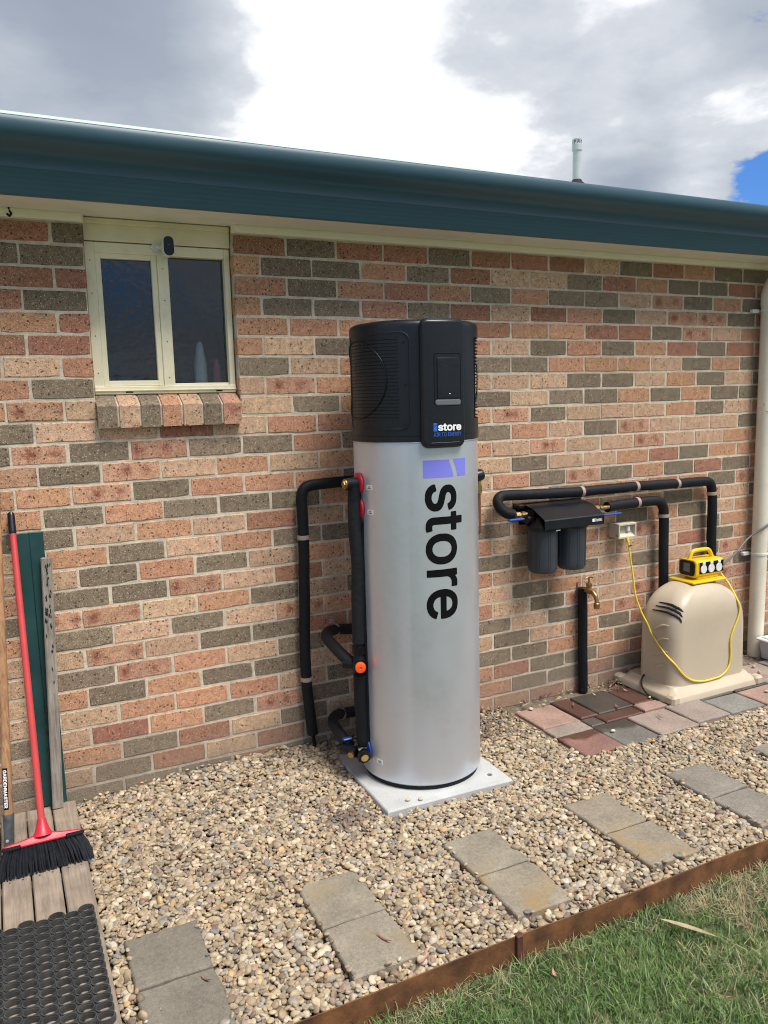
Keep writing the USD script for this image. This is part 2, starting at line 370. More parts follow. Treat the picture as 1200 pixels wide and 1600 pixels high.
M_BRASS = plain('brass', (0.50, 0.33, 0.13), 0.32, metal=1.0, var=0.2, scale=60)
M_BRASSD = plain('old_brass', (0.34, 0.20, 0.085), 0.42, metal=0.9, var=0.3, scale=60)
M_COPPER = plain('copper', (0.42, 0.16, 0.09), 0.4, metal=0.85, var=0.25, scale=40)
M_ORANGE = plain('orange_cap', (0.85, 0.10, 0.012), 0.4, var=0.05)
M_HOUSING = plain('filter_housing', (0.030, 0.036, 0.045), 0.42, var=0.08, scale=14)
M_BEIGE = plain('beige_plastic', (0.455, 0.380, 0.280), 0.42, var=0.035, scale=4, dirt=((0.30, 0.23, 0.15), 0.2, 7))
M_BOXP = plain('outlet_plastic', (0.50, 0.45, 0.35), 0.5, var=0.06, scale=20, dirt=((0.25, 0.2, 0.14), 0.3, 25))
M_YELLOW = plain('yellow_plastic', (0.72, 0.46, 0.012), 0.38, var=0.05)
M_CORD = plain('yellow_cord', (0.70, 0.52, 0.035), 0.45, var=0.08, scale=30)
M_CABLE = plain('grey_cable', (0.12, 0.11, 0.10), 0.5)
M_CONC = plain('concrete', (0.40, 0.405, 0.395), 0.8, var=0.1, scale=9, bump=0.0012, bscale=160, dirt=((0.30, 0.285, 0.25), 0.45, 7))
M_STEEL = plain('rusted_steel', (0.125, 0.050, 0.016), 0.78, var=0.55, scale=14, bump=0.001, bscale=90, dirt=((0.045, 0.018, 0.010), 0.75, 9))
M_STAKE = plain('rusted_stake', (0.085, 0.030, 0.020), 0.7, var=0.3, scale=40)
M_GREENB = plain('green_painted_board', (0.008, 0.045, 0.046), 0.42, var=0.15, scale=9, dirt=((0.03, 0.06, 0.06), 0.3, 12))
M_GREYTUB = plain('grey_tub', (0.40, 0.41, 0.42), 0.45, var=0.08, dirt=((0.2, 0.19, 0.17), 0.4, 14))
M_HANDLE = plain('red_paint', (0.48, 0.050, 0.048), 0.33, var=0.07, scale=10)
M_HEADR = plain('red_broom_plastic', (0.50, 0.016, 0.035), 0.42, var=0.08)
M_BRISTLE = plain('bristle', (0.007, 0.0085, 0.0115), 0.5, var=0.3, scale=60)
M_RUBBER = plain('rubber', (0.036, 0.038, 0.038), 0.6, var=0.3, scale=30, bump=0.0006, bscale=300, dirt=((0.07, 0.066, 0.056), 0.35, 30))
M_FERRULE = plain('worn_steel', (0.10, 0.115, 0.125), 0.5, metal=0.5, var=0.35, scale=40)


def wood(name, c1, c2, axis, rough=0.75, scale=6.0):
    s = [1.0, 1.0, 1.0]; s['xyz'.index(axis)] = 0.06
    return usdkit.material(stage, '/World/Looks/' + name, {
        'g': ('geometry', {}), 'oi': ('object_info', {}), 'sh': ('vector_math', {'math_type': 'scale', 'scale': 3.7}), 'cr': ('combine_xyz', {}), 'ad': ('vector_math', {'math_type': 'add'}),
        'm': ('mapping', {'scale': tuple(s)}), 'n': ('noise_texture', {'scale': scale * 14, 'detail': 6.0, 'roughness': 0.7, 'distortion': 0.4}),
        'n2': ('noise_texture', {'scale': 9.0, 'detail': 4.0}), 'r': ('rgb_ramp', {'ramp': [(0.28, c2), (0.62, c1)]}), 'mr': ('map_range', {'from_min': 0.3, 'from_max': 0.7, 'to_min': 0.75, 'to_max': 1.2}),
        'ro': ('map_range', {'to_min': 0.82, 'to_max': 1.15}), 'mm': ('math', {'math_type': 'multiply'}),
        'h': ('hsv', {}), 'b': ('bump', {'strength': 0.7, 'distance': 0.0025}), 'p': ('principled_bsdf', {'roughness': rough})},
        [('oi.random', 'cr.x'), ('oi.random', 'cr.y'), ('cr.vector', 'sh.vector1'), ('g.position', 'ad.vector1'), ('sh.vector', 'ad.vector2'), ('ad.vector', 'm.vector'), ('m.vector', 'n.vector'), ('g.position', 'n2.vector'), ('n2.fac', 'mr.value'),
         ('oi.random', 'ro.value'), ('ro.result', 'mm.value1'), ('mr.result', 'mm.value2'), ('n.fac', 'r.fac'), ('r.color', 'h.color'), ('mm.value', 'h.value'), ('h.color', 'p.base_color'), ('n.fac', 'b.height'), ('b.normal', 'p.normal')], surface='p.BSDF')


M_DECK = wood('deck_timber', (0.27, 0.215, 0.165), (0.15, 0.115, 0.085), 'y', 0.8)
M_PLANK = wood('weathered_timber', (0.30, 0.265, 0.22), (0.12, 0.10, 0.085), 'z', 0.9, scale=8)
M_SHAFT = wood('shaft_timber', (0.36, 0.20, 0.10), (0.17, 0.085, 0.04), 'z', 0.45, scale=8)

# ------------------------------------------------------------------ ground
rng = np.random.default_rng(7)


def hgt(x, y):
    """Height of the gravel: level, but heaped a little against the wall left of the tank."""
    x, y = np.asarray(x, float), np.asarray(y, float)
    h = 0.052 * np.exp(-(((x + 0.25) / 0.75) ** 2)) * np.exp(np.minimum(y, 0) / 0.30)
    return h + 0.010 * (meshkit.fbm(np.stack([x * 3.1, y * 3.1, 0 * x], -1), 3, 5) - 0.5)


def sheet(x0, x1, y0, y1, z, nx=1, ny=1, f=None):
    X, Y = np.meshgrid(np.linspace(x0, x1, nx + 1), np.linspace(y0, y1, ny + 1), indexing='ij')
    Z = np.full_like(X, z) if f is None else z + f(X, Y)
    i, j = np.meshgrid(np.arange(nx), np.arange(ny), indexing='ij')
    a = i * (ny + 1) + j
    q = np.stack([a, a + ny + 1, a + ny + 2, a + 1], -1).reshape(-1, 4)
    return trimesh.Trimesh(np.stack([X, Y, Z], -1).reshape(-1, 3), np.vstack([q[:, [0, 1, 2]], q[:, [0, 2, 3]]]), process=False)


M_LAWN = plain('lawn_soil', (0.075, 0.095, 0.036), 0.95, var=0.4, scale=3, bump=0.01, bscale=40, dirt=((0.12, 0.095, 0.045), 0.6, 6))
M_SOIL = plain('gravel_bed_soil', (0.13, 0.10, 0.07), 0.95, var=0.3, scale=20, bump=0.004, bscale=60)
obj('lawn', sheet(-400, 400, -400, 400, -0.060), M_LAWN, kind='structure')
obj('gravel_bed', sheet(-1.12, 7.5, -1.581, 0.02, -0.016, 160, 40, hgt), M_SOIL, smooth=True, kind='structure')

# footprints kept free of pebbles
PAVERS = []
STEP = [(-0.992, -0.765), (-0.416, -0.195), (0.166, 0.391), (0.745, 0.966), (1.306, 1.530), (1.842, 2.070)]
for a, b in STEP:
    PAVERS.append((a, b, -1.250, -1.008)); PAVERS.append((a, b, -1.500, -1.258))
FLAGS = [  # x0, x1, y0, y1, colour, wet
    (1.150, 1.388, -0.343, -0.098, 'pink', 0), (1.400, 1.515, -0.336, -0.078, 'red', 1), (1.527, 1.765, -0.330, -0.090, 'dark', 1),
    (1.486, 1.742, -0.430, -0.338, 'red', 1), (1.777, 1.915, -0.325, -0.110, 'red', 1), (1.758, 1.922, -0.422, -0.334, 'pink', 0),
    (1.388, 1.476, -0.434, -0.346, 'grey', 1), (1.143, 1.376, -0.455, -0.354, 'mauve', 0), (1.136, 1.366, -0.690, -0.466, 'red', 2),
    (1.376, 1.600, -0.690, -0.444, 'dark', 2), (1.614, 1.872, -0.684, -0.440, 'rose', 0), (1.884, 2.116, -0.664, -0.434, 'mauve', 0),
    (2.130, 2.376, -0.664, -0.470, 'grey', 0), (2.388, 2.640, -0.672, -0.474, 'pink', 0), (2.652, 2.900, -0.672, -0.440, 'grey', 0),
    (2.652, 2.900, -0.430, -0.190, 'rose', 0), (2.910, 3.150, -0.672, -0.440, 'dark', 0), (2.910, 3.150, -0.430, -0.190, 'grey', 0),
    (3.162, 3.400, -0.672, -0.440, 'pink', 0), (3.162, 3.400, -0.430, -0.190, 'mauve', 0), (3.412, 3.650, -0.672, -0.440, 'grey', 0),
    (1.928, 2.116, -0.424, -0.120, 'dark', 1), (2.128, 2.376, -0.460, -0.200, 'grey', 1), (2.388, 2.640, -0.464, -0.200, 'dark', 1)]


def paver(x0, x1, y0, y1, top, thick=0.04, seed=0, worn=0.004):
    r = np.random.default_rng(seed)
    n = 6
    cx, cy = (x0 + x1) / 2, (y0 + y1) / 2
    rings = []
    for inset, z in ((0.0, top - thick), (0.0, top - 0.006), (0.0025, top - 0.0022), (0.006, top)):
        pts = []
        for (ax, ay), (bx, by) in zip([(x0, y0), (x1, y0), (x1, y1), (x0, y1)], [(x1, y0), (x1, y1), (x0, y1), (x0, y0)]):
            for t in np.arange(n) / n:
                px, py = ax + (bx - ax) * t, ay + (by - ay) * t
                pts.append((px + (cx - px) / abs(x1 - x0) * 2 * inset, py + (cy - py) / abs(y1 - y0) * 2 * inset, z))
        rings.append(np.array(pts))
    j = r.normal(0, worn * 0.35, rings[0].shape)
    for k, g in enumerate(rings):
        g += j * (1 if k else 0.6) * [1, 1, 0]
    m = loft(rings)
    c = np.array([cx, cy, top])
    return at(m, trm(c) @ rotm(r.normal(0, 0.011), [0, 0, 1]) @ rotm(r.normal(0, 0.008), [1, 0, 0]) @ rotm(r.normal(0, 0.006), [0, 1, 0]) @ trm(-c))


def stone_mat(name, col, stain=None, wet=0):
    n = {'g': ('geometry', {}), 'oi': ('object_info', {}), 'n': ('noise_texture', {'scale': 75.0, 'detail': 7.0, 'roughness': 0.85}), 'mr': ('map_range', {'from_min': 0.3, 'from_max': 0.7, 'to_min': 0.62, 'to_max': 1.38}),
         'n2': ('noise_texture', {'scale': 7.0, 'detail': 4.0}), 'm2': ('map_range', {'from_min': 0.3, 'from_max': 0.7, 'to_min': 0.82, 'to_max': 1.15}), 'mm': ('math', {'math_type': 'multiply'}), 'h': ('hsv', {'color': col}),
         'v': ('voronoi_texture', {'scale': 210.0}), 'a': ('math', {'math_type': 'less_than', 'value2': 0.2}), 'sc': ('separate_color', {}), 'cc': ('math', {'math_type': 'less_than', 'value2': 0.25}), 'ac': ('math', {'math_type': 'multiply'}), 'af': ('math', {'math_type': 'multiply', 'value2': 0.6}),
         'x': ('mix', {'color2': tuple(min(1, 1.9 * c) for c in col)}), 'bn': ('noise_texture', {'scale': 240.0, 'detail': 4.0}), 'b': ('bump', {'strength': 0.8, 'distance': 0.002}),
         'p': ('principled_bsdf', {'roughness': 0.85})}
    l = [('g.position', 'n.vector'), ('n.fac', 'mr.value'), ('g.position', 'n2.vector'), ('n2.fac', 'm2.value'), ('mr.result', 'mm.value1'), ('m2.result', 'mm.value2'), ('mm.value', 'h.value'),
         ('g.position', 'v.vector'), ('v.distance', 'a.value1'), ('v.color', 'sc.color'), ('sc.r', 'cc.value1'), ('a.value', 'ac.value1'), ('cc.value', 'ac.value2'), ('ac.value', 'af.value1'), ('af.value', 'x.fac'), ('h.color', 'x.color1'),
         ('g.position', 'bn.vector'), ('bn.fac', 'b.height'), ('b.normal', 'p.normal')]
    out = 'x.color'
    if stain:
        n['sn'] = ('noise_texture', {'scale': 6.0, 'detail': 3.0}); n['sm'] = ('map_range', {'from_min': 0.52, 'from_max': 0.68, 'to_min': 0.0, 'to_max': 0.75, 'clamp': True}); n['sx'] = ('mix', {'color2': stain})
        l += [('g.position', 'sn.vector'), ('sn.fac', 'sm.value'), ('sm.result', 'sx.fac'), (out, 'sx.color1')]; out = 'sx.color'
    if wet:  # damp patch: the stone itself is darker and smoother where it is wet
        n['wn'] = ('noise_texture', {'scale': 9.0, 'detail': 3.0, 'distortion': 0.5}); n['wy'] = ('separate_xyz', {}); n['wa'] = ('math', {'math_type': 'multiply_add', 'value2': 0.22})
        n['ws'] = ('map_range', {'from_min': -0.44, 'from_max': -0.40, 'to_min': 0.0, 'to_max': 1.0, 'clamp': True}); n['wx'] = ('mix', {'mix_type': 'multiply', 'color2': (0.42, 0.38, 0.36)})
        n['wr'] = ('map_range', {'to_min': 0.85, 'to_max': 0.42})
        l += [('g.position', 'wn.vector'), ('g.position', 'wy.vector'), ('wn.fac', 'wa.value1'), ('wy.y', 'wa.value3'), ('wa.value', 'ws.value'), ('ws.result', 'wx.fac'), (out, 'wx.color1'), ('ws.result', 'wr.value'), ('wr.result', 'p.roughness')]; out = 'wx.color'
    l.append((out, 'p.base_color'))
    return usdkit.material(stage, '/World/Looks/' + name, n, l, surface='p.BSDF')


M_STONE = {'a': stone_mat('paver_grey', (0.165, 0.145, 0.115)), 'b': stone_mat('paver_buff', (0.225, 0.195, 0.148), stain=(0.235, 0.185, 0.11)), 'c': stone_mat('paver_rusty', (0.225, 0.19, 0.14), stain=(0.27, 0.18, 0.075)), 'd': stone_mat('paver_cool', (0.19, 0.17, 0.14))}
WHERE = ['nearest the timber deck', 'second from the timber deck', 'directly in front of the water heater', 'right of the water heater', 'in front of the beige pump cover', 'at the right edge of the photo']
SPOT = ['rear of its pair', 'front of its pair']
LOOK = ['damp grey', 'buff', 'buff', 'grey', 'cool grey', 'cool grey']
EXTRA = {(1, 1): 'buff square paver with a thin red leaf on it, front of its pair', (2, 1): 'buff square paver with an orange rust stain at one corner, next to the steel edging'}
for k, (a, b) in enumerate(STEP):
    for j in range(2):
        x0, x1, y0, y1 = PAVERS[2 * k + j]
        t = EXTRA.get((k, j)) or f'{LOOK[k]} square paver {WHERE[k]}, {SPOT[j]}'
        assert len(t.split()) <= 16, t
        obj('stepping_stone', paver(x0, x1, y0, y1, 0.021, 0.04, 31 + 2 * k + j), M_STONE['aabcdd'[k] if not (k == 2 and j == 1) else 'c'] if k != 1 else M_STONE['b'], label=t, cat='paver', group='stepping stones laid in pairs across the gravel')

base = obj('patio_paving', sheet(1.10, 7.3, -0.70, 0.0, -0.004, 2, 2), M_SOIL, kind='structure')
FC = {'pink': (0.285, 0.185, 0.145), 'red': (0.20, 0.105, 0.082), 'dark': (0.135, 0.125, 0.108), 'grey': (0.185, 0.178, 0.158), 'mauve': (0.24, 0.192, 0.162), 'rose': (0.26, 0.20, 0.165)}
FM = {}
for k, (x0, x1, y0, y1, c, w) in enumerate(FLAGS):
    key = (c, w > 0)
    if key not in FM:
        FM[key] = stone_mat('flag_' + c + ('_damp' if w else ''), FC[c], wet=w)
    obj('paver', paver(x0, x1, y0, y1, 0.011 + 0.002 * ((k * 7) % 3 - 1), 0.03, 90 + k, 0.003), FM[key], base)

# concrete slab under the tank
SLAB = (0.083, 0.688, -0.738, -0.140)
sl = thing('concrete_slab', 'pale square concrete slab under the tall water heater', 'slab', (0.386, -0.44, 0))
obj('slab', at(paver(SLAB[0], SLAB[1], SLAB[2], SLAB[3], 0.030, 0.07, 5, 0.003), trm([0.386, -0.44, 0]) @ rotm(-0.022, [0, 0, 1]) @ trm([-0.386, 0.44, 0])), M_CONC, sl)
for px, py in ((0.175, -0.655), (0.615, -0.66)):
    obj('bolt_hole', lathe([(0.011, 0.0005), (0.011, 0.0018), (0.006, 0.0019), (0.006, 0.0006)], 14, trm([px, py, 0.0305])), M_GREYP, sl)


# ------------------------------------------------------------------ gravel
def pebble(seed):
    r = np.random.default_rng(seed)
    m = trimesh.creation.icosphere(2)
    v = m.vertices.copy()
    d = 1 + 0.34 * (meshkit.fbm(v * 0.95 + seed * 3.3, 3, seed) - 0.5)
    ax = np.array([0.5, 0.5 * r.uniform(0.58, 0.86), 0.5 * r.uniform(0.36, 0.60)])
    v = np.sign(v) * np.abs(v) ** 0.9
    return trimesh.Trimesh(v * d[:, None] * ax, m.faces, process=False)


def pebble_mat(name, col):
    return usdkit.material(stage, '/World/Looks/' + name, {
        'tc': ('texture_coordinate', {}), 'oi': ('object_info', {}), 'g': ('geometry', {}), 'n': ('noise_texture', {'scale': 130.0, 'detail': 4.0, 'roughness': 0.7}), 'mr': ('map_range', {'from_min': 0.3, 'from_max': 0.7, 'to_min': 0.8, 'to_max': 1.2}),
        'n2': ('noise_texture', {'scale': 24.0, 'detail': 2.0}), 'm2': ('map_range', {'from_min': 0.25, 'from_max': 0.75, 'to_min': 0.62, 'to_max': 1.3}),
        'm3': ('math', {'math_type': 'multiply'}), 'h': ('hsv', {'color': col}), 'p': ('principled_bsdf', {'roughness': 0.62, 'specular_ior_level': 0.4})},
        [('g.position', 'n.vector'), ('n.fac', 'mr.value'), ('g.position', 'n2.vector'), ('n2.fac', 'm2.value'), ('mr.result', 'm3.value1'), ('m2.result', 'm3.value2'), ('m3.value', 'h.value'), ('h.color', 'p.base_color')], surface='p.BSDF')


def scatter(name, protos, idx, pos, quat, scl, **kw):
    pi = UsdGeom.PointInstancer.Define(stage, numbered('/World/' + name))
    paths = []
    for k, (mesh, mat, smooth) in enumerate(protos):
        pp = str(pi.GetPath()) + f'/{name}_shape_{k:03d}' if k else str(pi.GetPath()) + f'/{name}_shape'
        usdkit.mesh(stage, pp, mesh, mat, smooth=smooth); paths.append(Sdf.Path(pp))
    pi.CreatePrototypesRel().SetTargets(paths)
    pi.CreateProtoIndicesAttr(Vt.IntArray.FromNumpy(np.asarray(idx, np.int32)))
    pi.CreatePositionsAttr(Vt.Vec3fArray.FromNumpy(np.asarray(pos, np.float32)))
    q = np.asarray(quat, np.float32)
    pi.CreateOrientationsAttr(Vt.QuathArray([Gf.Quath(float(a), float(b), float(c), float(d)) for a, b, c, d in q]))
    pi.CreateScalesAttr(Vt.Vec3fArray.FromNumpy(np.repeat(np.asarray(scl, np.float32)[:, None], 3, 1) if np.ndim(scl) == 1 else np.asarray(scl, np.float32)))
    return data(pi.GetPrim(), kind='stuff', **kw)


def quats(n, tilt, r):
    """Random turn about z, then a tilt of up to TILT about a random level axis."""
    a = r.uniform(0, 2 * np.pi, n); b = r.uniform(0, 2 * np.pi, n); t = np.abs(r.normal(0, tilt, n)).clip(0, 1.35)
    qz = np.stack([np.cos(a / 2), 0 * a, 0 * a, np.sin(a / 2)], 1)
    qt = np.stack([np.cos(t / 2), np.sin(t / 2) * np.cos(b), np.sin(t / 2) * np.sin(b), 0 * a], 1)
    w1, x1, y1, z1 = qt.T; w2, x2, y2, z2 = qz.T
    return np.stack([w1 * w2 - x1 * x2 - y1 * y2 - z1 * z2, w1 * x2 + x1 * w2 + y1 * z2 - z1 * y2, w1 * y2 - x1 * z2 + y1 * w2 + z1 * x2, w1 * z2 + x1 * y2 - y1 * x2 + z1 * w2], 1)


def free(x, y, rects, grow):
    ok = np.ones(len(x), bool)
    for a, b, c, d in rects:
        ok &= ~((x > a - grow) & (x < b + grow) & (y > c - grow) & (y < d + grow))
    return ok


PEB = [('cream', (0.385, 0.305, 0.195), 0.28), ('pale', (0.445, 0.375, 0.275), 0.12), ('tan', (0.30, 0.225, 0.140), 0.29), ('grey', (0.27, 0.24, 0.195), 0.16), ('brown', (0.18, 0.132, 0.094), 0.09), ('slate', (0.17, 0.163, 0.15), 0.02), ('ochre', (0.44, 0.29, 0.14), 0.025), ('rose', (0.30, 0.21, 0.155), 0.07)]
protos = []
for k, (nm, col, w) in enumerate(PEB):
    mt = pebble_mat('pebble_' + nm, col)
    for s in range(4):
        protos.append((pebble(100 + 4 * k + s), mt, True))
weights = np.array([w for _, _, w in PEB]); weights = weights / weights.sum()
PAIRS = [(a, b, -1.500, -1.008) for a, b in STEP]
rects = PAIRS + [f[:4] for f in FLAGS] + [(SLAB[0], SLAB[1], SLAB[2], SLAB[3]), (1.94, 2.64, -0.46, 0.0)]
P_, S_, I_, Q_ = [], [], [], []
for layer, (pitch, x1, zoff, tilt) in enumerate(((0.0168, 4.2, -0.008, 0.35), (0.0160, 4.2, 0.002, 0.45), (0.027, 4.2, 0.0075, 0.6))):
    gx, gy = np.meshgrid(np.arange(-1.045, x1, pitch), np.arange(-1.572, -0.004, pitch))
    x = gx.ravel() + rng.uniform(-0.5, 0.5, gx.size) * pitch; y = gy.ravel() + rng.uniform(-0.5, 0.5, gx.size) * pitch
    ok = free(x, y, rects, (0.006, 0.003, -0.008)[layer]) & (x > -1.04) & (y > -1.570 + 0.5 * 0.026)
    ok &= ~((x > 1.12) & (y > -0.69) & (rng.random(len(x)) < (1.0 if layer else 0.85)))   # only grit between the flags
    x, y = x[ok], y[ok]
    n = len(x)
    s = np.clip(rng.lognormal(math.log(0.0208), 0.27, n), 0.010, 0.036)
    z = hgt(x, y) + zoff + rng.uniform(-0.004, 0.004, n)
    onpav = ~free(x, y, PAVERS, 0.0)
    z = np.where(onpav, 0.024, z)
    P_.append(np.stack([x, y, z], 1)); S_.append(s); Q_.append(quats(n, tilt, rng))
    c = rng.choice(len(PEB), n, p=weights)
    damp = (np.exp(-(((x - 0.92) / 0.24) ** 2 + ((y + 0.16) / 0.22) ** 2)) + 1.5 * np.exp(-(((x + 0.06) / 0.12) ** 2 + ((y + 0.66) / 0.08) ** 2))) > rng.uniform(0.25, 1.3, n)
    c = np.where(damp, rng.choice([4, 4, 5, 4, 4], n), c)
    I_.append(c * 4 + rng.integers(0, 4, n))
# strays lying on the flags and on the slab
for (x, y, z) in ((1.42, -0.55, 0.02), (1.90, -0.31, 0.02), (2.52, -0.56, 0.02), (0.19, -0.69, 0.038), (0.24, -0.71, 0.038), (1.33, -0.11, 0.02), (1.24, -0.12, 0.02), (2.75, -0.33, 0.02), (2.80, -0.25, 0.02)):
    P_.append(np.array([[x, y, z]])); S_.append(np.array([0.024])); Q_.append(quats(1, 0.2, rng)); I_.append(np.array([int(rng.integers(0, 8))]))
scatter('gravel', protos, np.concatenate(I_), np.vstack(P_), np.vstack(Q_), np.concatenate(S_), label='rounded cream, tan and grey river pebbles filling the garden bed', cat='gravel')

# ------------------------------------------------------------------ lawn grass
def grass_mat(name, col, tr):
    return usdkit.material(stage, '/World/Looks/' + name, {
        'g': ('geometry', {}), 'n': ('noise_texture', {'scale': 30.0, 'detail': 3.0}), 'mr': ('map_range', {'from_min': 0.3, 'from_max': 0.7, 'to_min': 0.7, 'to_max': 1.35}), 'h': ('hsv', {'color': col}),
        'p': ('principled_bsdf', {'roughness': 0.55, 'specular_ior_level': 0.35}), 't': ('translucent_bsdf', {'color': tr}), 'm': ('mix_closure', {'fac': 0.28})},
        [('g.position', 'n.vector'), ('n.fac', 'mr.value'), ('mr.result', 'h.value'), ('h.color', 'p.base_color'), ('p.BSDF', 'm.closure1'), ('t.BSDF', 'm.closure2')], surface='m.closure')


GM = [grass_mat('grass_green', (0.160, 0.245, 0.075), (0.13, 0.22, 0.06)), grass_mat('grass_deep', (0.100, 0.175, 0.058), (0.07, 0.13, 0.035)), grass_mat('grass_pale', (0.26, 0.32, 0.16), (0.15, 0.18, 0.07)), grass_mat('grass_straw', (0.40, 0.33, 0.19), (0.2, 0.16, 0.08))]


def tuft(seed, n, h, lean, w):
    r = np.random.default_rng(seed); V, F = [], []
    for k in range(n):
        a = r.uniform(0, 2 * np.pi); o = np.array([r.uniform(-0.022, 0.022), r.uniform(-0.022, 0.022), 0])
        d = np.array([math.cos(a), math.sin(a), 0]); s = np.array([-d[1], d[0], 0])
        L, ln, ww = h * r.uniform(0.55, 1.25), lean * r.uniform(0.3, 1.4), w * r.uniform(0.7, 1.3)
        s = s * math.cos(0.6) + np.array([0, 0, 0.3]) * r.uniform(-1, 1)
        b = len(V)
        for t, tw in ((0, 1.0), (0.4, 0.95), (0.75, 0.65)):
            c = o + d * L * ln * t ** 1.7 + np.array([0, 0, L * (t - 0.28 * ln * t * t)])
            V += [c - s * ww * tw / 2, c + s * ww * tw / 2]
        V.append(o + d * L * ln + np.array([0, 0, L * (1 - 0.28 * ln)]))
        F += [[b, b + 1, b + 3], [b, b + 3, b + 2], [b + 2, b + 3, b + 5], [b + 2, b + 5, b + 4], [b + 4, b + 5, b + 6]]
    return trimesh.Trimesh(np.array(V), np.array(F), process=False)


gp = []
for k in range(5): gp.append((tuft(200 + k, 14, 0.041, 0.75, 0.0032), GM[0], False))
for k in range(4): gp.append((tuft(220 + k, 14, 0.038, 0.65, 0.0032), GM[1], False))
for k in range(3): gp.append((tuft(240 + k, 10, 0.044, 0.85, 0.0028), GM[2], False))
for k in range(4): gp.append((tuft(260 + k, 10, 0.038, 1.25, 0.0026), GM[3], False))
gx, gy = np.meshgrid(np.arange(-1.1, 3.6, 0.0235), np.arange(-2.75, -1.592, 0.0235))
x = gx.ravel() + rng.uniform(-0.5, 0.5, gx.size) * 0.026; y = gy.ravel() + rng.uniform(-0.5, 0.5, gx.size) * 0.026
ok = y < -1.593
x, y = x[ok], y[ok]
n = len(x)
dry = meshkit.fbm(np.stack([x * 4.5, y * 4.5, 0 * x], -1), 3, 9) + 0.30 * np.exp((y + 1.6) / 0.06 * -1 * -1) + 0.55 * np.exp(-(((x - 0.95) / 0.16) ** 2 + ((y + 1.69) / 0.07) ** 2))
u = rng.random(n)
kind = np.where(u < np.clip((dry - 0.46) * 1.35, 0.06, 0.8), 3, np.where(u > 0.86, 2, np.where(rng.random(n) < 0.45 + 0.5 * (meshkit.fbm(np.stack([x * 3, y * 3, 0 * x + 7], -1), 2, 3) - 0.5), 1, 0)))
st, ct = np.array([0, 5, 9, 12]), np.array([5, 4, 3, 4])
thin = rng.random(n) > 0.16 * (dry > 0.6)
idx = st[kind] + (rng.random(n) * ct[kind]).astype(int)
scatter('grass', gp, idx[thin], np.stack([x, y, np.full(n, -0.061)], 1)[thin], quats(n, 0.18, rng)[thin], rng.uniform(0.8, 1.25, n)[thin] , label='short green lawn grass with dry straw patches beyond the rusty edging', cat='grass')

# steel edging
ed = thing('steel_edging', 'rusted steel garden edging strip between gravel and lawn', 'edging', (1.0, -1.583, 0))
xs = np.linspace(-1.05, 7.2, 140)
yw = -1.586 + 0.0022 * np.sin(xs * 2.1) + 0.0012 * np.sin(xs * 7.3 + 1)
zt = 0.031 + 0.002 * np.sin(xs * 5 + 2)
ring = [np.array([[a, b - 0.0022, -0.12], [a, b + 0.0022, -0.12], [a, b + 0.0022, c - 0.001], [a, b + 0.001, c], [a, b - 0.001, c], [a, b - 0.0022, c - 0.001]]) for a, b, c in zip(xs, yw, zt)]
obj('edge_strip', loft(ring), M_STEEL, ed, smooth=35)
for sx in (0.103, 2.35):
    yy = float(np.interp(sx, xs, yw))
    obj('stake', [cbox(sx - 0.011, sx + 0.011, yy - 0.013, yy - 0.0045, -0.12, 0.036, 0.002), cbox(sx - 0.011, sx + 0.011, yy - 0.011, yy + 0.008, 0.033, 0.038, 0.0015)], M_STAKE, ed)

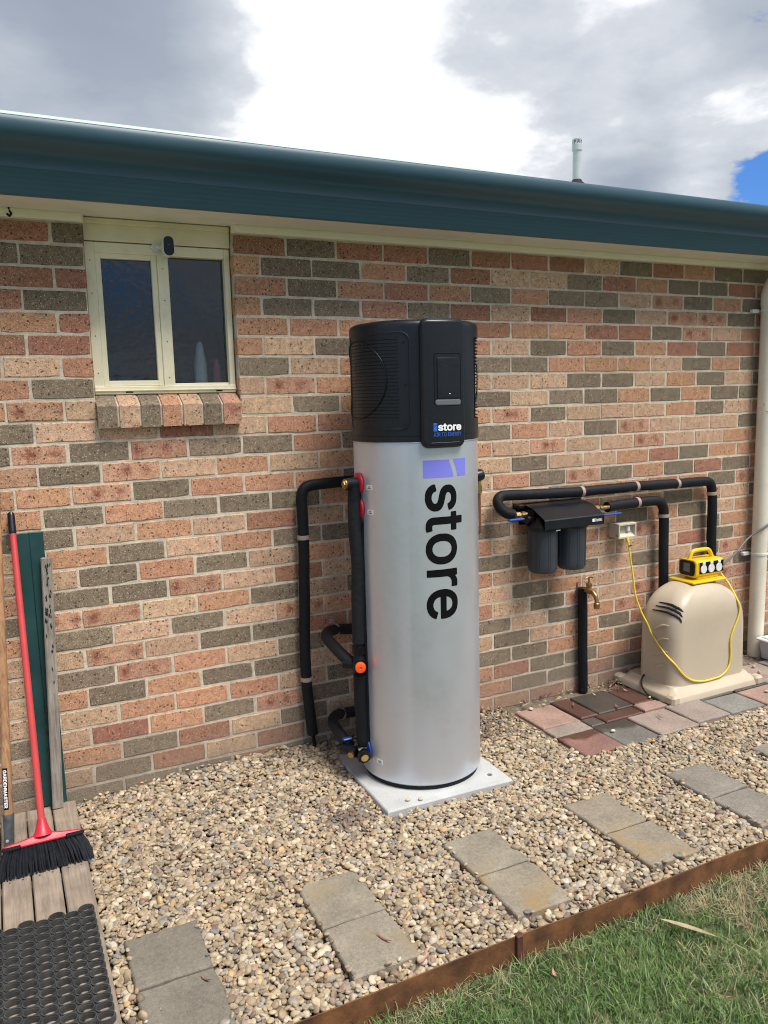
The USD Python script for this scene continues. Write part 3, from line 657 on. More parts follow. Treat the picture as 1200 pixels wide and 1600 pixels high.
# ------------------------------------------------------------------ house: wall, window, eave, roof
COURSES = {
    1: {-10: 'R', -8: 'D', -2: 'R', 0: 'D', 2: 'R', 4: 'R', 6: 'D', 8: 'R', 10: 'R', 12: 'R', 14: 'T', 16: 'D', 18: 'R', 20: 'O', 22: 'D', 24: 'D'},
    2: {-11: 'D', -9: 'D', -3: 'O', -1: 'D', 1: 'D', 3: 'O', 5: 'D', 7: 'R', 9: 'T', 11: 'T', 13: 'D', 15: 'R', 17: 'O', 19: 'D', 21: 'D', 23: 'R'},
    3: {-10: 'R', -8: 'R', -2: 'O', 0: 'D', 2: 'O', 4: 'R', 6: 'O', 8: 'D', 10: 'O', 12: 'D', 14: 'D', 16: 'T', 18: 'S', 20: 'D', 22: 'O', 24: 'D'},
    4: {-11: 'R', -9: 'D', -3: 'O', -1: 'D', 1: 'D', 3: 'O', 5: 'D', 7: 'R', 9: 'T', 11: 'R', 13: 'O', 15: 'D', 17: 'T', 19: 'S', 21: 'S', 23: 'D'},
    5: {-10: 'O', -8: 'R', -2: 'O', 0: 'O', 2: 'O', 8: 'R', 10: 'O', 12: 'O', 14: 'R', 16: 'R', 18: 'D', 20: 'S', 22: 'T', 24: 'O'},
    6: {-11: 'R', -9: 'R', -3: 'O', -1: 'T', 1: 'D', 7: 'O', 9: 'T', 11: 'D', 13: 'O', 15: 'D', 17: 'O', 19: 'R', 21: 'D', 23: 'R'},
    7: {-10: 'T', -8: 'O', -2: 'D', 0: 'T', 2: 'O', 8: 'D', 10: 'D', 12: 'O', 14: 'O', 16: 'O', 18: 'T', 20: 'D', 22: 'O', 24: 'D'},
    8: {-11: 'O', -9: 'D', -3: 'T', -1: 'S', 1: 'O', 7: 'T', 9: 'T', 11: 'T', 13: 'D', 15: 'D', 17: 'T', 19: 'O', 21: 'D', 23: 'T'},
    9: {-12: 'O', -10: 'S', -8: 'T', -2: 'T', 0: 'D', 2: 'O', 8: 'D', 10: 'T', 12: 'D', 14: 'D', 16: 'O', 18: 'D', 20: 'O', 22: 'D', 24: 'D'},
    10: {-11: 'D', -9: 'T', -7: 'T', -5: 'R', -3: 'T', -1: 'O', 1: 'O', 7: 'O', 9: 'S', 11: 'D', 13: 'T', 15: 'T', 17: 'T', 19: 'O', 21: 'D', 23: 'T'},
    11: {-12: 'D', -10: 'S', -8: 'D', -6: 'S', -4: 'D', -2: 'D', 0: 'O', 2: 'D', 8: 'D', 10: 'O', 12: 'T', 14: 'D', 16: 'S', 18: 'T', 20: 'T', 22: 'T', 24: 'D'},
    12: {-11: 'S', -9: 'D', -7: 'S', -5: 'T', -3: 'O', -1: 'T', 1: 'O', 7: 'O', 9: 'T', 11: 'S', 13: 'T', 15: 'T', 17: 'S', 19: 'T', 21: 'T', 23: 'O'},
    13: {-12: 'O', -10: 'O', -8: 'S', -6: 'D', -4: 'O', -2: 'O', 0: 'O', 2: 'D', 8: 'T', 10: 'D', 12: 'T', 14: 'T', 16: 'O', 18: 'R', 20: 'D', 22: 'O', 24: 'O'},
    14: {-11: 'O', -9: 'D', -7: 'O', -5: 'D', -3: 'D', -1: 'D', 1: 'O', 9: 'O', 11: 'D', 13: 'S', 15: 'D', 17: 'O', 19: 'D', 21: 'R', 23: 'D'},
    15: {-10: 'D', -8: 'T', -6: 'O', -4: 'T', -2: 'R', 0: 'T', 8: 'T', 10: 'T', 12: 'D', 14: 'O', 16: 'O', 18: 'R', 20: 'O', 22: 'D'},
    16: {-11: 'T', -9: 'O', -7: 'D', -5: 'T', -3: 'O', -1: 'D', 1: 'D', 9: 'T', 11: 'T', 13: 'O', 15: 'T', 17: 'O', 19: 'D', 21: 'O'},
    17: {-12: 'T', -10: 'T', -8: 'D', -6: 'O', -4: 'D', -2: 'T', 0: 'O', 8: 'D', 10: 'O', 12: 'O', 14: 'O', 16: 'D', 18: 'O', 20: 'D', 22: 'T'},
    18: {-11: 'O', -9: 'D', -7: 'D', -5: 'S', -3: 'T', -1: 'R', 1: 'T', 7: 'O', 9: 'T', 11: 'T', 13: 'O', 15: 'O', 17: 'S', 19: 'T', 21: 'D'},
    19: {-12: 'D', -10: 'S', -8: 'S', -6: 'T', -4: 'O', -2: 'D', 0: 'T', 8: 'D', 10: 'D', 12: 'T', 14: 'T', 16: 'T', 18: 'T', 20: 'R', 22: 'D'},
    20: {-11: 'O', -9: 'D', -7: 'T', -5: 'D', -3: 'T', -1: 'S', 1: 'O', 7: 'O', 9: 'T', 11: 'O', 13: 'D', 15: 'T', 17: 'D', 19: 'T', 21: 'D'},
    21: {-12: 'T', -10: 'T', -8: 'S', -6: 'T', -4: 'D', -2: 'D', 0: 'R', 8: 'T', 10: 'D', 12: 'O', 14: 'T', 16: 'T', 18: 'O', 20: 'T'},
    22: {-11: 'T', -9: 'D', -7: 'S', -5: 'O', -3: 'T', -1: 'D', 1: 'O', 7: 'O', 9: 'T', 11: 'D', 13: 'S', 15: 'T', 17: 'S', 19: 'D'},
    23: {-12: 'T', -10: 'O', -8: 'D', -6: 'O', -4: 'D', -2: 'D', 0: 'T', 8: 'D', 10: 'T', 12: 'D', 14: 'O', 16: 'S', 18: 'D', 20: 'R'},
    24: {-11: 'T', -9: 'T', -7: 'O', -5: 'O', -3: 'O', -1: 'T', 1: 'D', 7: 'T', 9: 'D', 11: 'T', 13: 'O', 15: 'D', 17: 'R', 19: 'T'},
    25: {-12: 'D', -10: 'T', -8: 'R', -6: 'O', -4: 'D', -2: 'S', 0: 'D', 8: 'D', 10: 'D', 12: 'O', 14: 'O', 16: 'D', 18: 'D', 20: 'O'},
    26: {-11: 'T', -9: 'O', -7: 'D', -5: 'R', -3: 'T', -1: 'D', 1: 'T', 7: 'O', 9: 'R', 11: 'D', 13: 'D', 15: 'O', 17: 'R', 19: 'D'},
    27: {-12: 'D', -10: 'T', -8: 'D', -6: 'R', -4: 'T', -2: 'R', 0: 'D', 8: 'O', 10: 'D', 12: 'D', 14: 'R', 16: 'D', 18: 'D', 20: 'T'},
    28: {-11: 'T', -9: 'D', -7: 'D', -5: 'D', -3: 'R', -1: 'D', 1: 'R', 7: 'O', 9: 'O', 11: 'R', 13: 'T', 15: 'R', 17: 'D', 19: 'R'}}
WX0, WX1, WXC = -0.838, -0.240, -4.0      # window opening
house = thing('brick_house', 'brick house wall with a small window, teal gutter and cream eaves', 'house', (0, 0, 0))
Z1 = 2.36
# mortar bed: the wall behind the bricks, with the window opening cut through
front = Polygon([(-4.0, -0.3), (7.3, -0.3), (7.3, 2.437), (-4.0, 2.437)]).difference(Polygon([(WX0 - 0.004, 1.628), (WX1 + 0.004, 1.628), (WX1 + 0.004, 2.5), (WX0 - 0.004, 2.5)]))
mw = extrude(front, 0.115)
wall = obj('brick_wall', plane_map(mw, (0, 0.1175, 0), (1, 0, 0), (0, 0, 1)), M_MORTAR, house)


def brick_mesh(x0, x1, z0, z1, yf, yb, r, ch=0.0028):
    """A brick face with a slightly uneven, worn outline; its sides run back into the mortar."""
    nl = 5 if x1 - x0 > 0.15 else 3
    P = [(x0 + (x1 - x0) * k / nl, z0) for k in range(nl)] + [(x1, z0), (x1, (z0 + z1) / 2)] + [(x1 - (x1 - x0) * k / nl, z1) for k in range(nl)] + [(x0, z1), (x0, (z0 + z1) / 2)]
    P = np.array(P) + r.normal(0, 0.0004, (len(P), 2))
    mid = np.array([(x0 + x1) / 2, (z0 + z1) / 2])
    corners = [0, nl, nl + 2, 2 * nl + 2]
    inset = np.abs(r.normal(ch, 0.0012, len(P)))
    for c in corners:
        P[c] += np.sign(mid - P[c]) * abs(r.normal(0.0009, 0.0010))
        if r.random() < 0.05:
            inset[c] += 0.006
    n = len(P)
    Q = P + np.sign(mid - P) * np.minimum(inset, 0.012)[:, None] * [1, 1]
    V = np.vstack([np.c_[Q[:, 0], np.full(n, yf) + r.normal(0, 0.0003, n), Q[:, 1]], np.c_[P[:, 0], np.full(n, yf + ch), P[:, 1]], np.c_[P[:, 0], np.full(n, yb), P[:, 1]], [[mid[0], yf, mid[1]]]])
    F = []
    for a in range(n):
        b = (a + 1) % n
        F += [[3 * n, a, b], [n + a, n + b, b], [n + a, b, a], [2 * n + a, 2 * n + b, n + b], [2 * n + a, n + b, n + a]]
    return trimesh.Trimesh(V, np.array(F), process=False), np.c_[V[:, 0] - x0, V[:, 2] - z0]


bricks = []
rb = np.random.default_rng(11)
for c in range(1, 31):
    zc = Z1 - (c - 1) * 0.086
    odd = c % 2 == 1
    for h in range(-33, 60):
        if (h % 2 == 0) != odd:
            continue
        x0, x1 = 0.12 * h + 0.0043 + rb.normal(0, 0.0012), 0.12 * (h + 2) - 0.0043 + rb.normal(0, 0.0012)
        if h <= -11: x0 += 0.028
        if h + 2 <= -10: x1 += 0.028
        if h == -10: x0 += 0.028
        kd = COURSES.get(c, {}).get(h) or str(rb.choice(list('DDDTTTTOOOOORSS')))
        spans = [(x0, x1)]
        if c <= 9:
            spans = []
            if x0 < WX0: spans.append((x0, min(x1, WX0)))
            if x1 > WX1: spans.append((max(x0, WX1), x1))
        for a, b in spans:
            if b - a < 0.03 or b < -3.98 or a > 7.28:
                continue
            deep = 0.11 if (abs(b - WX0) < 1e-6 or abs(a - WX1) < 1e-6) else 0.012
            zt_ = zc + 0.0382 + rb.normal(0, 0.0007)
            m, uv = brick_mesh(a, b, zc - 0.0382 + rb.normal(0, 0.0007), zt_, 0.0 + rb.normal(0, 0.0007), deep, rb)
            ctr = np.array([(a + b) / 2, 0, zc])
            d = ctr - EYE
            fwd = np.array([0.4331, 0.8906, -0.1419])
            dep = d @ fwd
            size = (b - a) * 0.076 * abs(d[1]) / max(dep, 0.3) ** 3
            right = np.array([0.899, -0.437, 0.02])
            vis = dep > 0.5 and abs(d @ right) / dep < 0.50 and zc > -0.03 and not (0.28 < a and b < 0.72 and 0.2 < zc < 1.9)
            bricks.append((-(size if vis else 0), kd, m, uv))
order = sorted(range(len(bricks)), key=lambda i: bricks[i][0])
for i in order[:296]:
    _, kd, m, uv = bricks[i]
    obj('brick', m, M_BRICK[kd], wall, uv=uv)
for kd in 'DTORS':
    ms = [(m, uv) for i in order[296:] for _, k2, m, uv in [bricks[i]] if k2 == kd]
    obj({'D': 'dark_bricks', 'T': 'tan_bricks', 'O': 'orange_bricks', 'R': 'red_bricks', 'S': 'spotted_bricks'}[kd], trimesh.util.concatenate([m for m, _ in ms]), M_BRICK[kd], wall, uv=np.vstack([u for _, u in ms]), kind='stuff')

# sloping brick sill
sill = obj('window_sill', trimesh.convex.convex_hull(np.array([(x, y, z) for x in (WX0 + 0.004, WX1 - 0.004) for y, z in ((-0.027, 1.602), (-0.029, 1.683), (0.058, 1.732), (0.10, 1.732), (0.10, 1.61))])), M_MORTAR, house)
for k, kd in enumerate('DTDOTDS'):
    x0 = -0.845 + k * 0.0862
    b = trimesh.convex.convex_hull(np.array([(x, y, z) for x in (x0 + 0.0045, x0 + 0.0815) for y, z in ((-0.034, 1.596), (-0.0355, 1.685), (-0.032, 1.690), (0.058, 1.7385), (0.07, 1.62))]))
    vb = b.vertices
    obj('brick', b, M_BRICK[kd], sill, uv=np.c_[vb[:, 0] - x0 + (0.10 if kd == 'S' else 0), vb[:, 2] - 1.62])

# window
win = obj('window', [cbox(-0.836, -0.797, 0.045, 0.105, 1.748, 2.343, 0.002), cbox(-0.2665, -0.243, 0.045, 0.105, 1.748, 2.343, 0.002), cbox(-0.797, -0.2665, 0.045, 0.105, 2.302, 2.343, 0.002), cbox(-0.836, -0.243, 0.036, 0.105, 1.733, 1.766, 0.003),
                     cbox(-0.836, -0.243, 0.030, 0.05, 1.746, 1.750, 0.0008)], M_CREAM, house)
sash = lambda x0, x1, z0, z1, w, y0: [cbox(x0, x0 + w, y0, y0 + 0.03, z0, z1, 0.002), cbox(x1 - w, x1, y0, y0 + 0.03, z0, z1, 0.002), cbox(x0 + w, x1 - w, y0, y0 + 0.03, z1 - w, z1, 0.002), cbox(x0 + w, x1 - w, y0, y0 + 0.03, z0, z0 + w, 0.002)]
obj('frame', sash(-0.797, -0.553, 1.767, 2.303, 0.022, 0.050), M_CREAM, win)
obj('frame', [cbox(-0.552, -0.506, 0.047, 0.10, 1.766, 2.302, 0.002), cbox(-0.506, -0.2665, 0.06, 0.10, 1.766, 1.776, 0.001)], M_CREAM, win)
for zz in (1.80, 1.95, 2.12, 2.25):
    obj('screw_hole', rod((-0.529, 0.0475, zz), (-0.529, 0.0462, zz), 0.0025, 8), M_DARK, win)
    obj('screw_hole', rod((-0.817, 0.0455, zz + 0.02), (-0.817, 0.0442, zz + 0.02), 0.0025, 8), M_DARK, win)
for xx in (-0.70, -0.32):
    obj('weep_slot', cbox(xx - 0.014, xx + 0.014, 0.0345, 0.04, 1.7385, 1.7435, 0), M_DARK, win)
M_GLASS = usdkit.material(stage, '/World/Looks/obscure_glass', {'g': ('geometry', {}), 'n': ('noise_texture', {'scale': 60.0, 'detail': 1.0}), 'n2': ('noise_texture', {'scale': 24.0, 'detail': 2.0}), 'ad': ('math', {'math_type': 'multiply_add', 'value2': 3.0}), 'b': ('bump', {'strength': 0.3, 'distance': 0.0012}),
                                                              'fr': ('fresnel', {'IOR': 1.5}), 'fm': ('math', {'math_type': 'multiply', 'value2': 0.9}), 'r': ('refraction_bsdf', {'color': (0.78, 0.84, 0.88), 'roughness': 0.12, 'IOR': 1.02, 'distribution': 'ggx'}), 'gl': ('glossy_bsdf', {'color': (1, 1, 1), 'roughness': 0.05}), 'm': ('mix_closure', {})},
                          [('g.position', 'n.vector'), ('g.position', 'n2.vector'), ('n2.fac', 'ad.value1'), ('n.fac', 'ad.value3'), ('ad.value', 'b.height'), ('b.normal', 'gl.normal'), ('b.normal', 'fr.normal'), ('b.normal', 'r.normal'), ('fr.fac', 'fm.value1'), ('fm.value', 'm.fac'), ('r.BSDF', 'm.closure1'), ('gl.BSDF', 'm.closure2')], surface='m.closure')
for x0, x1, z0, z1, yy in ((-0.777, -0.573, 1.787, 2.283, 0.068), (-0.507, -0.2665, 1.774, 2.303, 0.080)):
    obj('pane', cbox(x0, x1, yy, yy + 0.004, z0, z1, 0), M_GLASS, win)
obj('window_head', [cbox(-0.838, -0.240, 0.040, 0.11, 2.347, 2.432, 0.002), cbox(-0.838, -0.240, 0.030, 0.041, 2.412, 2.434, 0.003)], M_HEAD, house)
room = cbox(-1.2, 0.2, 0.121, 1.2, 1.55, 2.60, 0)
room.invert()
room.update_faces(np.abs(room.triangles_center[:, 1] - 0.121) > 0.01)
obj('room', room, M_ROOM, house)
obj('inner_sill', cbox(-0.85, -0.23, 0.11, 0.24, 1.735, 1.765, 0.003), plain('inner_sill_paint', (0.5, 0.5, 0.5), 0.5), house)

# bead along the top of the wall, eave lining, gutter
for x0, x1 in ((-4.0, -0.835), (-0.243, 7.3)):
    q = [(0.0, 2.402), (-0.020, 2.404), (-0.0235, 2.407), (-0.0235, 2.428), (-0.020, 2.4365), (0.0, 2.4365)]
    cut = 0.012
    obj('eave_bead', loft([np.array([(x0 + (cut * (-y / 0.0235) if x0 > -1 else 0), y, z) for y, z in q]), np.array([(x1 - (cut * (-y / 0.0235) if x1 < 0 else 0), y, z) for y, z in q])]), M_BEAD, house)
for x0, x1 in ((-4.0, 0.8605), (0.8635, 3.262), (3.265, 7.3)):
    obj('soffit_panel', cbox(x0, x1, -0.232, 0.118, 2.437, 2.445, 0.0008), M_SOFFIT, house)
gp_ = [(-0.222, 2.4335), (-0.250, 2.4300), (-0.2540, 2.4330)]
zr = 2.447
yy = lambda z: -0.254 - 0.040 * ((z - 2.433) / 0.10) ** 1.0
for k in range(5):
    gp_ += [(yy(zr), zr), (yy(zr + 0.004) + 0.0007, zr + 0.003), (yy(zr + 0.008), zr + 0.007)]
    zr += 0.0155
gp_ += [(-0.287, 2.530), (-0.2905, 2.545), (-0.296, 2.558), (-0.307, 2.570), (-0.324, 2.580), (-0.342, 2.590), (-0.356, 2.603), (-0.364, 2.618), (-0.367, 2.634), (-0.366, 2.650), (-0.362, 2.661), (-0.356, 2.666), (-0.349, 2.665), (-0.346, 2.658), (-0.346, 2.640), (-0.30, 2.60), (-0.25, 2.56), (-0.222, 2.55)]
gp_ = np.array(gp_)
obj('gutter', loft([np.c_[np.full(len(gp_), x), gp_] for x in (-4.0, 7.6)]), M_GUTTER, house, smooth=28)
obj('fascia', cbox(-4.0, 7.6, -0.2215, -0.20, 2.446, 2.64, 0.001), M_GUTTER, house)
# corrugated roof, ridge capping, vent pipe
SL = 0.3135
zroof = lambda y: 2.657 + (y + 0.345) * SL
nx = 1240
xr = np.linspace(-4.0, 7.6, nx)
V, F = [], []
for i, x in enumerate(xr):
    w = 0.007 * math.cos(2 * math.pi * x / 0.076)
    yt = 3.5 if x < 3.8 else max(3.5 - (x - 3.8) * 3.86 / 3.86, -0.33)
    for t in (0, 1):
        y = -0.338 + (yt + 0.338) * t
        V.append((x, y, zroof(y) + w + 0.002))
    if i:
        a = 2 * (i - 1)
        F += [[a, a + 2, a + 3], [a, a + 3, a + 1]]
rv = np.array(V)
rm = trimesh.Trimesh(rv, np.array(F), process=False)
roof = obj('roof', rm, M_ROOF, house, smooth=True)
ang = np.linspace(0, 2 * np.pi, 16, endpoint=False)
obj('ridge_cap', tube([(-4, 3.5, zroof(3.5) + 0.016), (3.8, 3.5, zroof(3.5) + 0.016)], 0.035, 14), M_ROOF, roof, smooth=40)
obj('hip_cap', tube([(3.8, 3.5, zroof(3.5) + 0.0), (7.55, -0.3, zroof(-0.3) + 0.0)], 0.02, 12), M_ROOF, roof, smooth=40)
obj('back_slope', trimesh.Trimesh(np.array([(-4, 3.5, zroof(3.5)), (3.8, 3.5, zroof(3.5)), (7.6, 7.3, 2.66), (-4, 7.3, 2.66), (7.6, -0.3, 2.66)]), np.array([[0, 1, 2], [0, 2, 3], [1, 4, 2]]), process=False), M_ROOF, roof)
VX, VY = 2.113, 0.60
vb = zroof(VY)
vp = lathe([(0.026, vb - 0.1), (0.026, vb + 0.200), (0.031, vb + 0.201), (0.031, vb + 0.234), (0.029, vb + 0.236), (0.022, vb + 0.236)], 24)
fins = [at(cbox(-0.004, 0.004, 0.019, 0.029, vb + 0.232, vb + 0.262, 0.001), rotm(a, [0, 0, 1])) for a in np.arange(8) * np.pi / 4]
cap = lathe([(0.0, vb + 0.258), (0.029, vb + 0.258), (0.029, vb + 0.266), (0.02, vb + 0.272), (0.0, vb + 0.274)], 20)
obj('vent_pipe', at(trimesh.util.concatenate([vp, cap] + fins), trm([VX, VY, 0])), plain('vent_grey', (0.40, 0.42, 0.43), 0.5, var=0.08), roof, smooth=40)
obj('vent_flashing', lathe([(0.05, vb - 0.03), (0.048, vb + 0.006), (0.036, vb + 0.016), (0.028, vb + 0.03), (0.027, vb + 0.031)], 20, trm([VX, VY, 0])), M_DARK, roof, smooth=40)
obj('hook', tube(spline([(-1.1, -0.02, 2.437), (-1.1, -0.02, 2.428), (-1.094, -0.025, 2.415), (-1.10, -0.03, 2.404), (-1.108, -0.025, 2.412)], 5), 0.004, 8), M_DARK, house, smooth=40)

# downpipe
dp = obj('downpipe', [tube(spline([(3.035, -0.30, 2.47), (3.037, -0.25, 2.40), (3.040, -0.12, 2.345), (3.043, -0.066, 2.27), (3.043, -0.062, 2.18)], 6), 0.048, 28), rod((3.043, -0.062, 2.26), (3.043, -0.062, 2.18), 0.0505, 28), rod((3.043, -0.062, 2.2), (3.043, -0.062, -0.02), 0.047, 28)], M_PVC, house, smooth=40)
for zz in (2.155, 0.662):
    obj('clip', [lathe([(0.0478, zz - 0.006), (0.0505, zz - 0.006), (0.0505, zz + 0.006), (0.0478, zz + 0.006)], 28, trm([3.043, -0.062, 0])), cbox(2.945, 3.0, -0.028, -0.002, zz - 0.012, zz + 0.010, 0.003)], M_WHITE, dp, smooth=40)
obj('scratch_mark', [tube([(3.00, -0.0950, 1.555), (3.012, -0.1020, 1.55), (3.03, -0.1088, 1.541)], 0.0012, 6), tube([(2.998, -0.082, 1.60), (3.003, -0.0895, 1.588)], 0.001, 6)], M_DARK, dp)

# ------------------------------------------------------------------ security camera, bottles behind the glass
sc = thing('security_camera', 'small white security camera with black face above the window', 'camera', (-0.52, 0.03, 2.33))
ring_ = lambda w, h, r, y: np.array([(-0.517 + a, y, 2.327 + b) for a, b in rrect(w, h, r, 6)])
obj('body', loft([ring_(0.030, 0.055, 0.012, 0.022), ring_(0.046, 0.080, 0.021, 0.010), ring_(0.048, 0.084, 0.0225, -0.02), ring_(0.047, 0.083, 0.022, -0.040), ring_(0.044, 0.080, 0.021, -0.043)]), M_WHITE, sc, smooth=35)
obj('face', loft([ring_(0.0405, 0.076, 0.019, -0.042), ring_(0.0405, 0.076, 0.019, -0.0445), ring_(0.037, 0.072, 0.017, -0.0460)]), M_BLACKG, sc, smooth=30)
obj('mark', cbox(-0.523, -0.511, -0.0468, -0.0455, 2.329, 2.3315, 0), M_GREYP, sc)
obj('mount', [rod((-0.552, 0.042, 2.335), (-0.552, 0.034, 2.335), 0.020, 20), rod((-0.552, 0.036, 2.335), (-0.53, 0.012, 2.33), 0.009, 14)], M_WHITE, sc, smooth=40)
obj('white_bottle', lathe([(0.001, 1.766), (0.026, 1.766), (0.028, 1.772), (0.028, 1.86), (0.022, 1.90), (0.016, 1.935), (0.010, 1.955), (0.001, 1.958)], 24, trm([-0.370, 0.150, 0])), plain('white_bottle_plastic', (0.62, 0.63, 0.56), 0.4), smooth=40, label='pale bottle standing behind the obscure glass of the right pane', cat='bottle')
obj('pink_bottle', lathe([(0.001, 1.766), (0.019, 1.766), (0.020, 1.77), (0.020, 1.85), (0.012, 1.862), (0.012, 1.88), (0.001, 1.881)], 24, trm([-0.295, 0.155, 0])), plain('pink_bottle_plastic', (0.50, 0.07, 0.16), 0.4), smooth=40, label='pink bottle standing behind the obscure glass beside the pale bottle', cat='bottle')

# ------------------------------------------------------------------ water heater
TX, TY, TR, TB, TS, TT = 0.408, -0.411, 0.268, 0.052, 1.514, 1.992


def cyl(m, r0, size=0.012):
    """Bends a flat mesh (x = metres round the tank from angle 0, y = height, z = metres outward) about the tank's axis."""
    if size:
        v, f = trimesh.remesh.subdivide_to_size(m.vertices, m.faces, size, max_iter=12)
        m = trimesh.Trimesh(v, f, process=False)
    v = m.vertices
    th, r = v[:, 0] / TR, r0 + v[:, 2]
    return trimesh.Trimesh(np.c_[TX + r * np.cos(th), TY + r * np.sin(th), v[:, 1]], m.faces, process=False)


ta = lambda deg: math.radians(deg) * TR
wh = thing('water_heater', 'tall silver heat pump water heater with black top and istore lettering', 'water heater', (TX, TY, 0.03))
obj('tank', lathe([(0.01, TB), (TR - 0.006, TB), (TR, TB + 0.006), (TR, TS - 0.012), (TR - 0.004, TS - 0.004), (TR - 0.012, TS)], 128, trm([TX, TY, 0])), M_SILVER, wh, smooth=30)
obj('base_ring', lathe([(0.01, 0.030), (TR - 0.012, 0.030), (TR - 0.012, TB + 0.002), (0.01, TB + 0.002)], 96, trm([TX, TY, 0])), M_DARK, wh, smooth=30)
obj('rim', lathe([(TR - 0.006, TS - 0.007), (TR + 0.0015, TS - 0.006), (TR + 0.0020, TS - 0.003), (TR - 0.002, TS + 0.001), (TR - 0.006, TS + 0.001)], 128, trm([TX, TY, 0])), M_LIP, wh, smooth=60)
# shroud: a grid round the axis, dished behind the two grilles
GR = [(-131.5, -266.0), (-52.0, 83.0)]
nth, zs = 360, np.concatenate([[TS + 0.001], np.linspace(TS + 0.004, 1.598, 6), [1.602], np.linspace(1.604, 1.926, 14), [1.928], np.linspace(1.932, 1.968, 4), [1.976, 1.983, 1.988, 1.991, TT]])
rad = {1.968: 0, 1.976: 0.0015, 1.983: 0.005, 1.988: 0.012, 1.991: 0.020, TT: 0.034}
thd = np.linspace(0, 360, nth, endpoint=False)
rings = []
for z in zs:
    r = np.full(nth, TR + 0.0035) - rad.get(float(z), 0.0)
    if 1.601 < z < 1.927:
        for a, b in GR:
            lo, hi = (b, a) if b < a else (a, b)
            inside = ((thd - lo) % 360) < (hi - lo)
            r = np.where(inside, TR - 0.022, r)
    rings.append(np.c_[TX + r * np.cos(np.radians(thd)), TY + r * np.sin(np.radians(thd)), np.full(nth, z)])
shroud = obj('shroud', loft(rings), M_BLACKP, wh, smooth=35)
obj('top_cap', lathe([(0.0, TT - 0.002), (TR - 0.034, TT - 0.002), (TR - 0.04, TT + 0.003), (0.0, TT + 0.006)], 96, trm([TX, TY, 0])), M_BLACKP, wh, smooth=30)
obj('seam', lathe([(TR + 0.0025, 1.5345), (TR + 0.0042, 1.5350), (TR + 0.0042, 1.5380), (TR + 0.0025, 1.5385)], 128, trm([TX, TY, 0])), M_BLACKG, wh, smooth=60)


def arc(th0, th1, z, r, dz, dr, n=40, round_=True):
    t = np.radians(np.linspace(th0, th1, n))
    prof = [(-dr, -dz), (dr * 0.6, -dz * 0.55), (dr, 0), (dr * 0.6, dz * 0.55), (-dr, dz)]
    return loft([np.array([(TX + (r + a) * math.cos(q), TY + (r + a) * math.sin(q), z + b) for a, b in prof]) for q in t])


for gi, (a, b) in enumerate(GR):
    lo, hi = (b, a) if b < a else (a, b)
    grille = obj('grille', [arc(lo + 0.1, hi - 0.1, z, TR - 0.004, 0.0028, 0.006) for z in (1.600, 1.929)], M_BLACKP, wh, smooth=30)
    for k in range(23):
        obj('slat', arc(lo + 0.2, hi - 0.2, 1.612 + k * 0.0139, TR - 0.002, 0.0027, 0.0062, 36), M_BLACKP, grille, smooth=40)
    for th in np.arange(lo + 14, hi - 6, 20.0):
        q = math.radians(th)
        obj('rib', rod((TX + (TR - 0.011) * math.cos(q), TY + (TR - 0.011) * math.sin(q), 1.604), (TX + (TR - 0.011) * math.cos(q), TY + (TR - 0.011) * math.sin(q), 1.926), 0.004, 8), M_BLACKP, grille, smooth=40)
    # fan opening ring
    cth = -180.0 if gi == 0 else 15.0
    pts = []
    for u in np.linspace(0, 2 * np.pi, 90):
        th = math.radians(cth) + 0.178 * math.cos(u) / TR
        pts.append((TX + (TR + 0.0042) * math.cos(th), TY + (TR + 0.0042) * math.sin(th), 1.764 + 0.158 * math.sin(u)))
    obj('fan_ring', tube(pts, 0.0028, 8, caps=False), M_GREYP if gi > 1 else M_BLACKG, grille, smooth=60)
    mid = cth
    for th in np.arange(lo + 4, hi - 4, 4.0):   # mesh wires across the fan opening
        if abs(th - mid) < 36:
            q = math.radians(th); hh = 0.158 * math.sqrt(max(0, 1 - (abs(th - mid) / 37.5) ** 2))
            if int(round(th)) % 3 == 0:
                obj('wire', rod((TX + (TR + 0.001) * math.cos(q), TY + (TR + 0.001) * math.sin(q), 1.764 - hh), (TX + (TR + 0.001) * math.cos(q), TY + (TR + 0.001) * math.sin(q), 1.764 + hh), 0.0012, 6), M_BLACKP, grille, smooth=40)


def curved_plate(cx, cz, w, h, r, steps, size=0.014, r0=TR):
    """steps: (inset, outward) pairs of a rounded rectangle, bent round the tank."""
    rings = [np.array([(cx + a, cz + b, d) for a, b in rrect(w - 2 * i, h - 2 * i, max(r - i, 0.002), 7)]) for i, d in steps]
    return cyl(loft(rings), r0, size)


# raised side panel outline with screws
obj('side_panel', curved_plate(ta(-158.0), 1.754, 0.345, 0.385, 0.040, ((0.0, 0.002), (0.0, 0.0052), (0.0016, 0.0062), (0.004, 0.0062), (0.006, 0.0042), (0.0075, 0.0015)), 0.02), M_BLACKP, wh, smooth=35)
for th, z in ((-126.3, 1.905), (-125.2, 1.74), (-126.6, 1.585)):
    q = math.radians(th)
    o = np.array([TX + TR * math.cos(q), TY + TR * math.sin(q), z]); d = np.array([math.cos(q), math.sin(q), 0])
    obj('screw', rod(o, o + d * 0.0065, 0.0045, 12), M_BLACKG, wh, smooth=40)
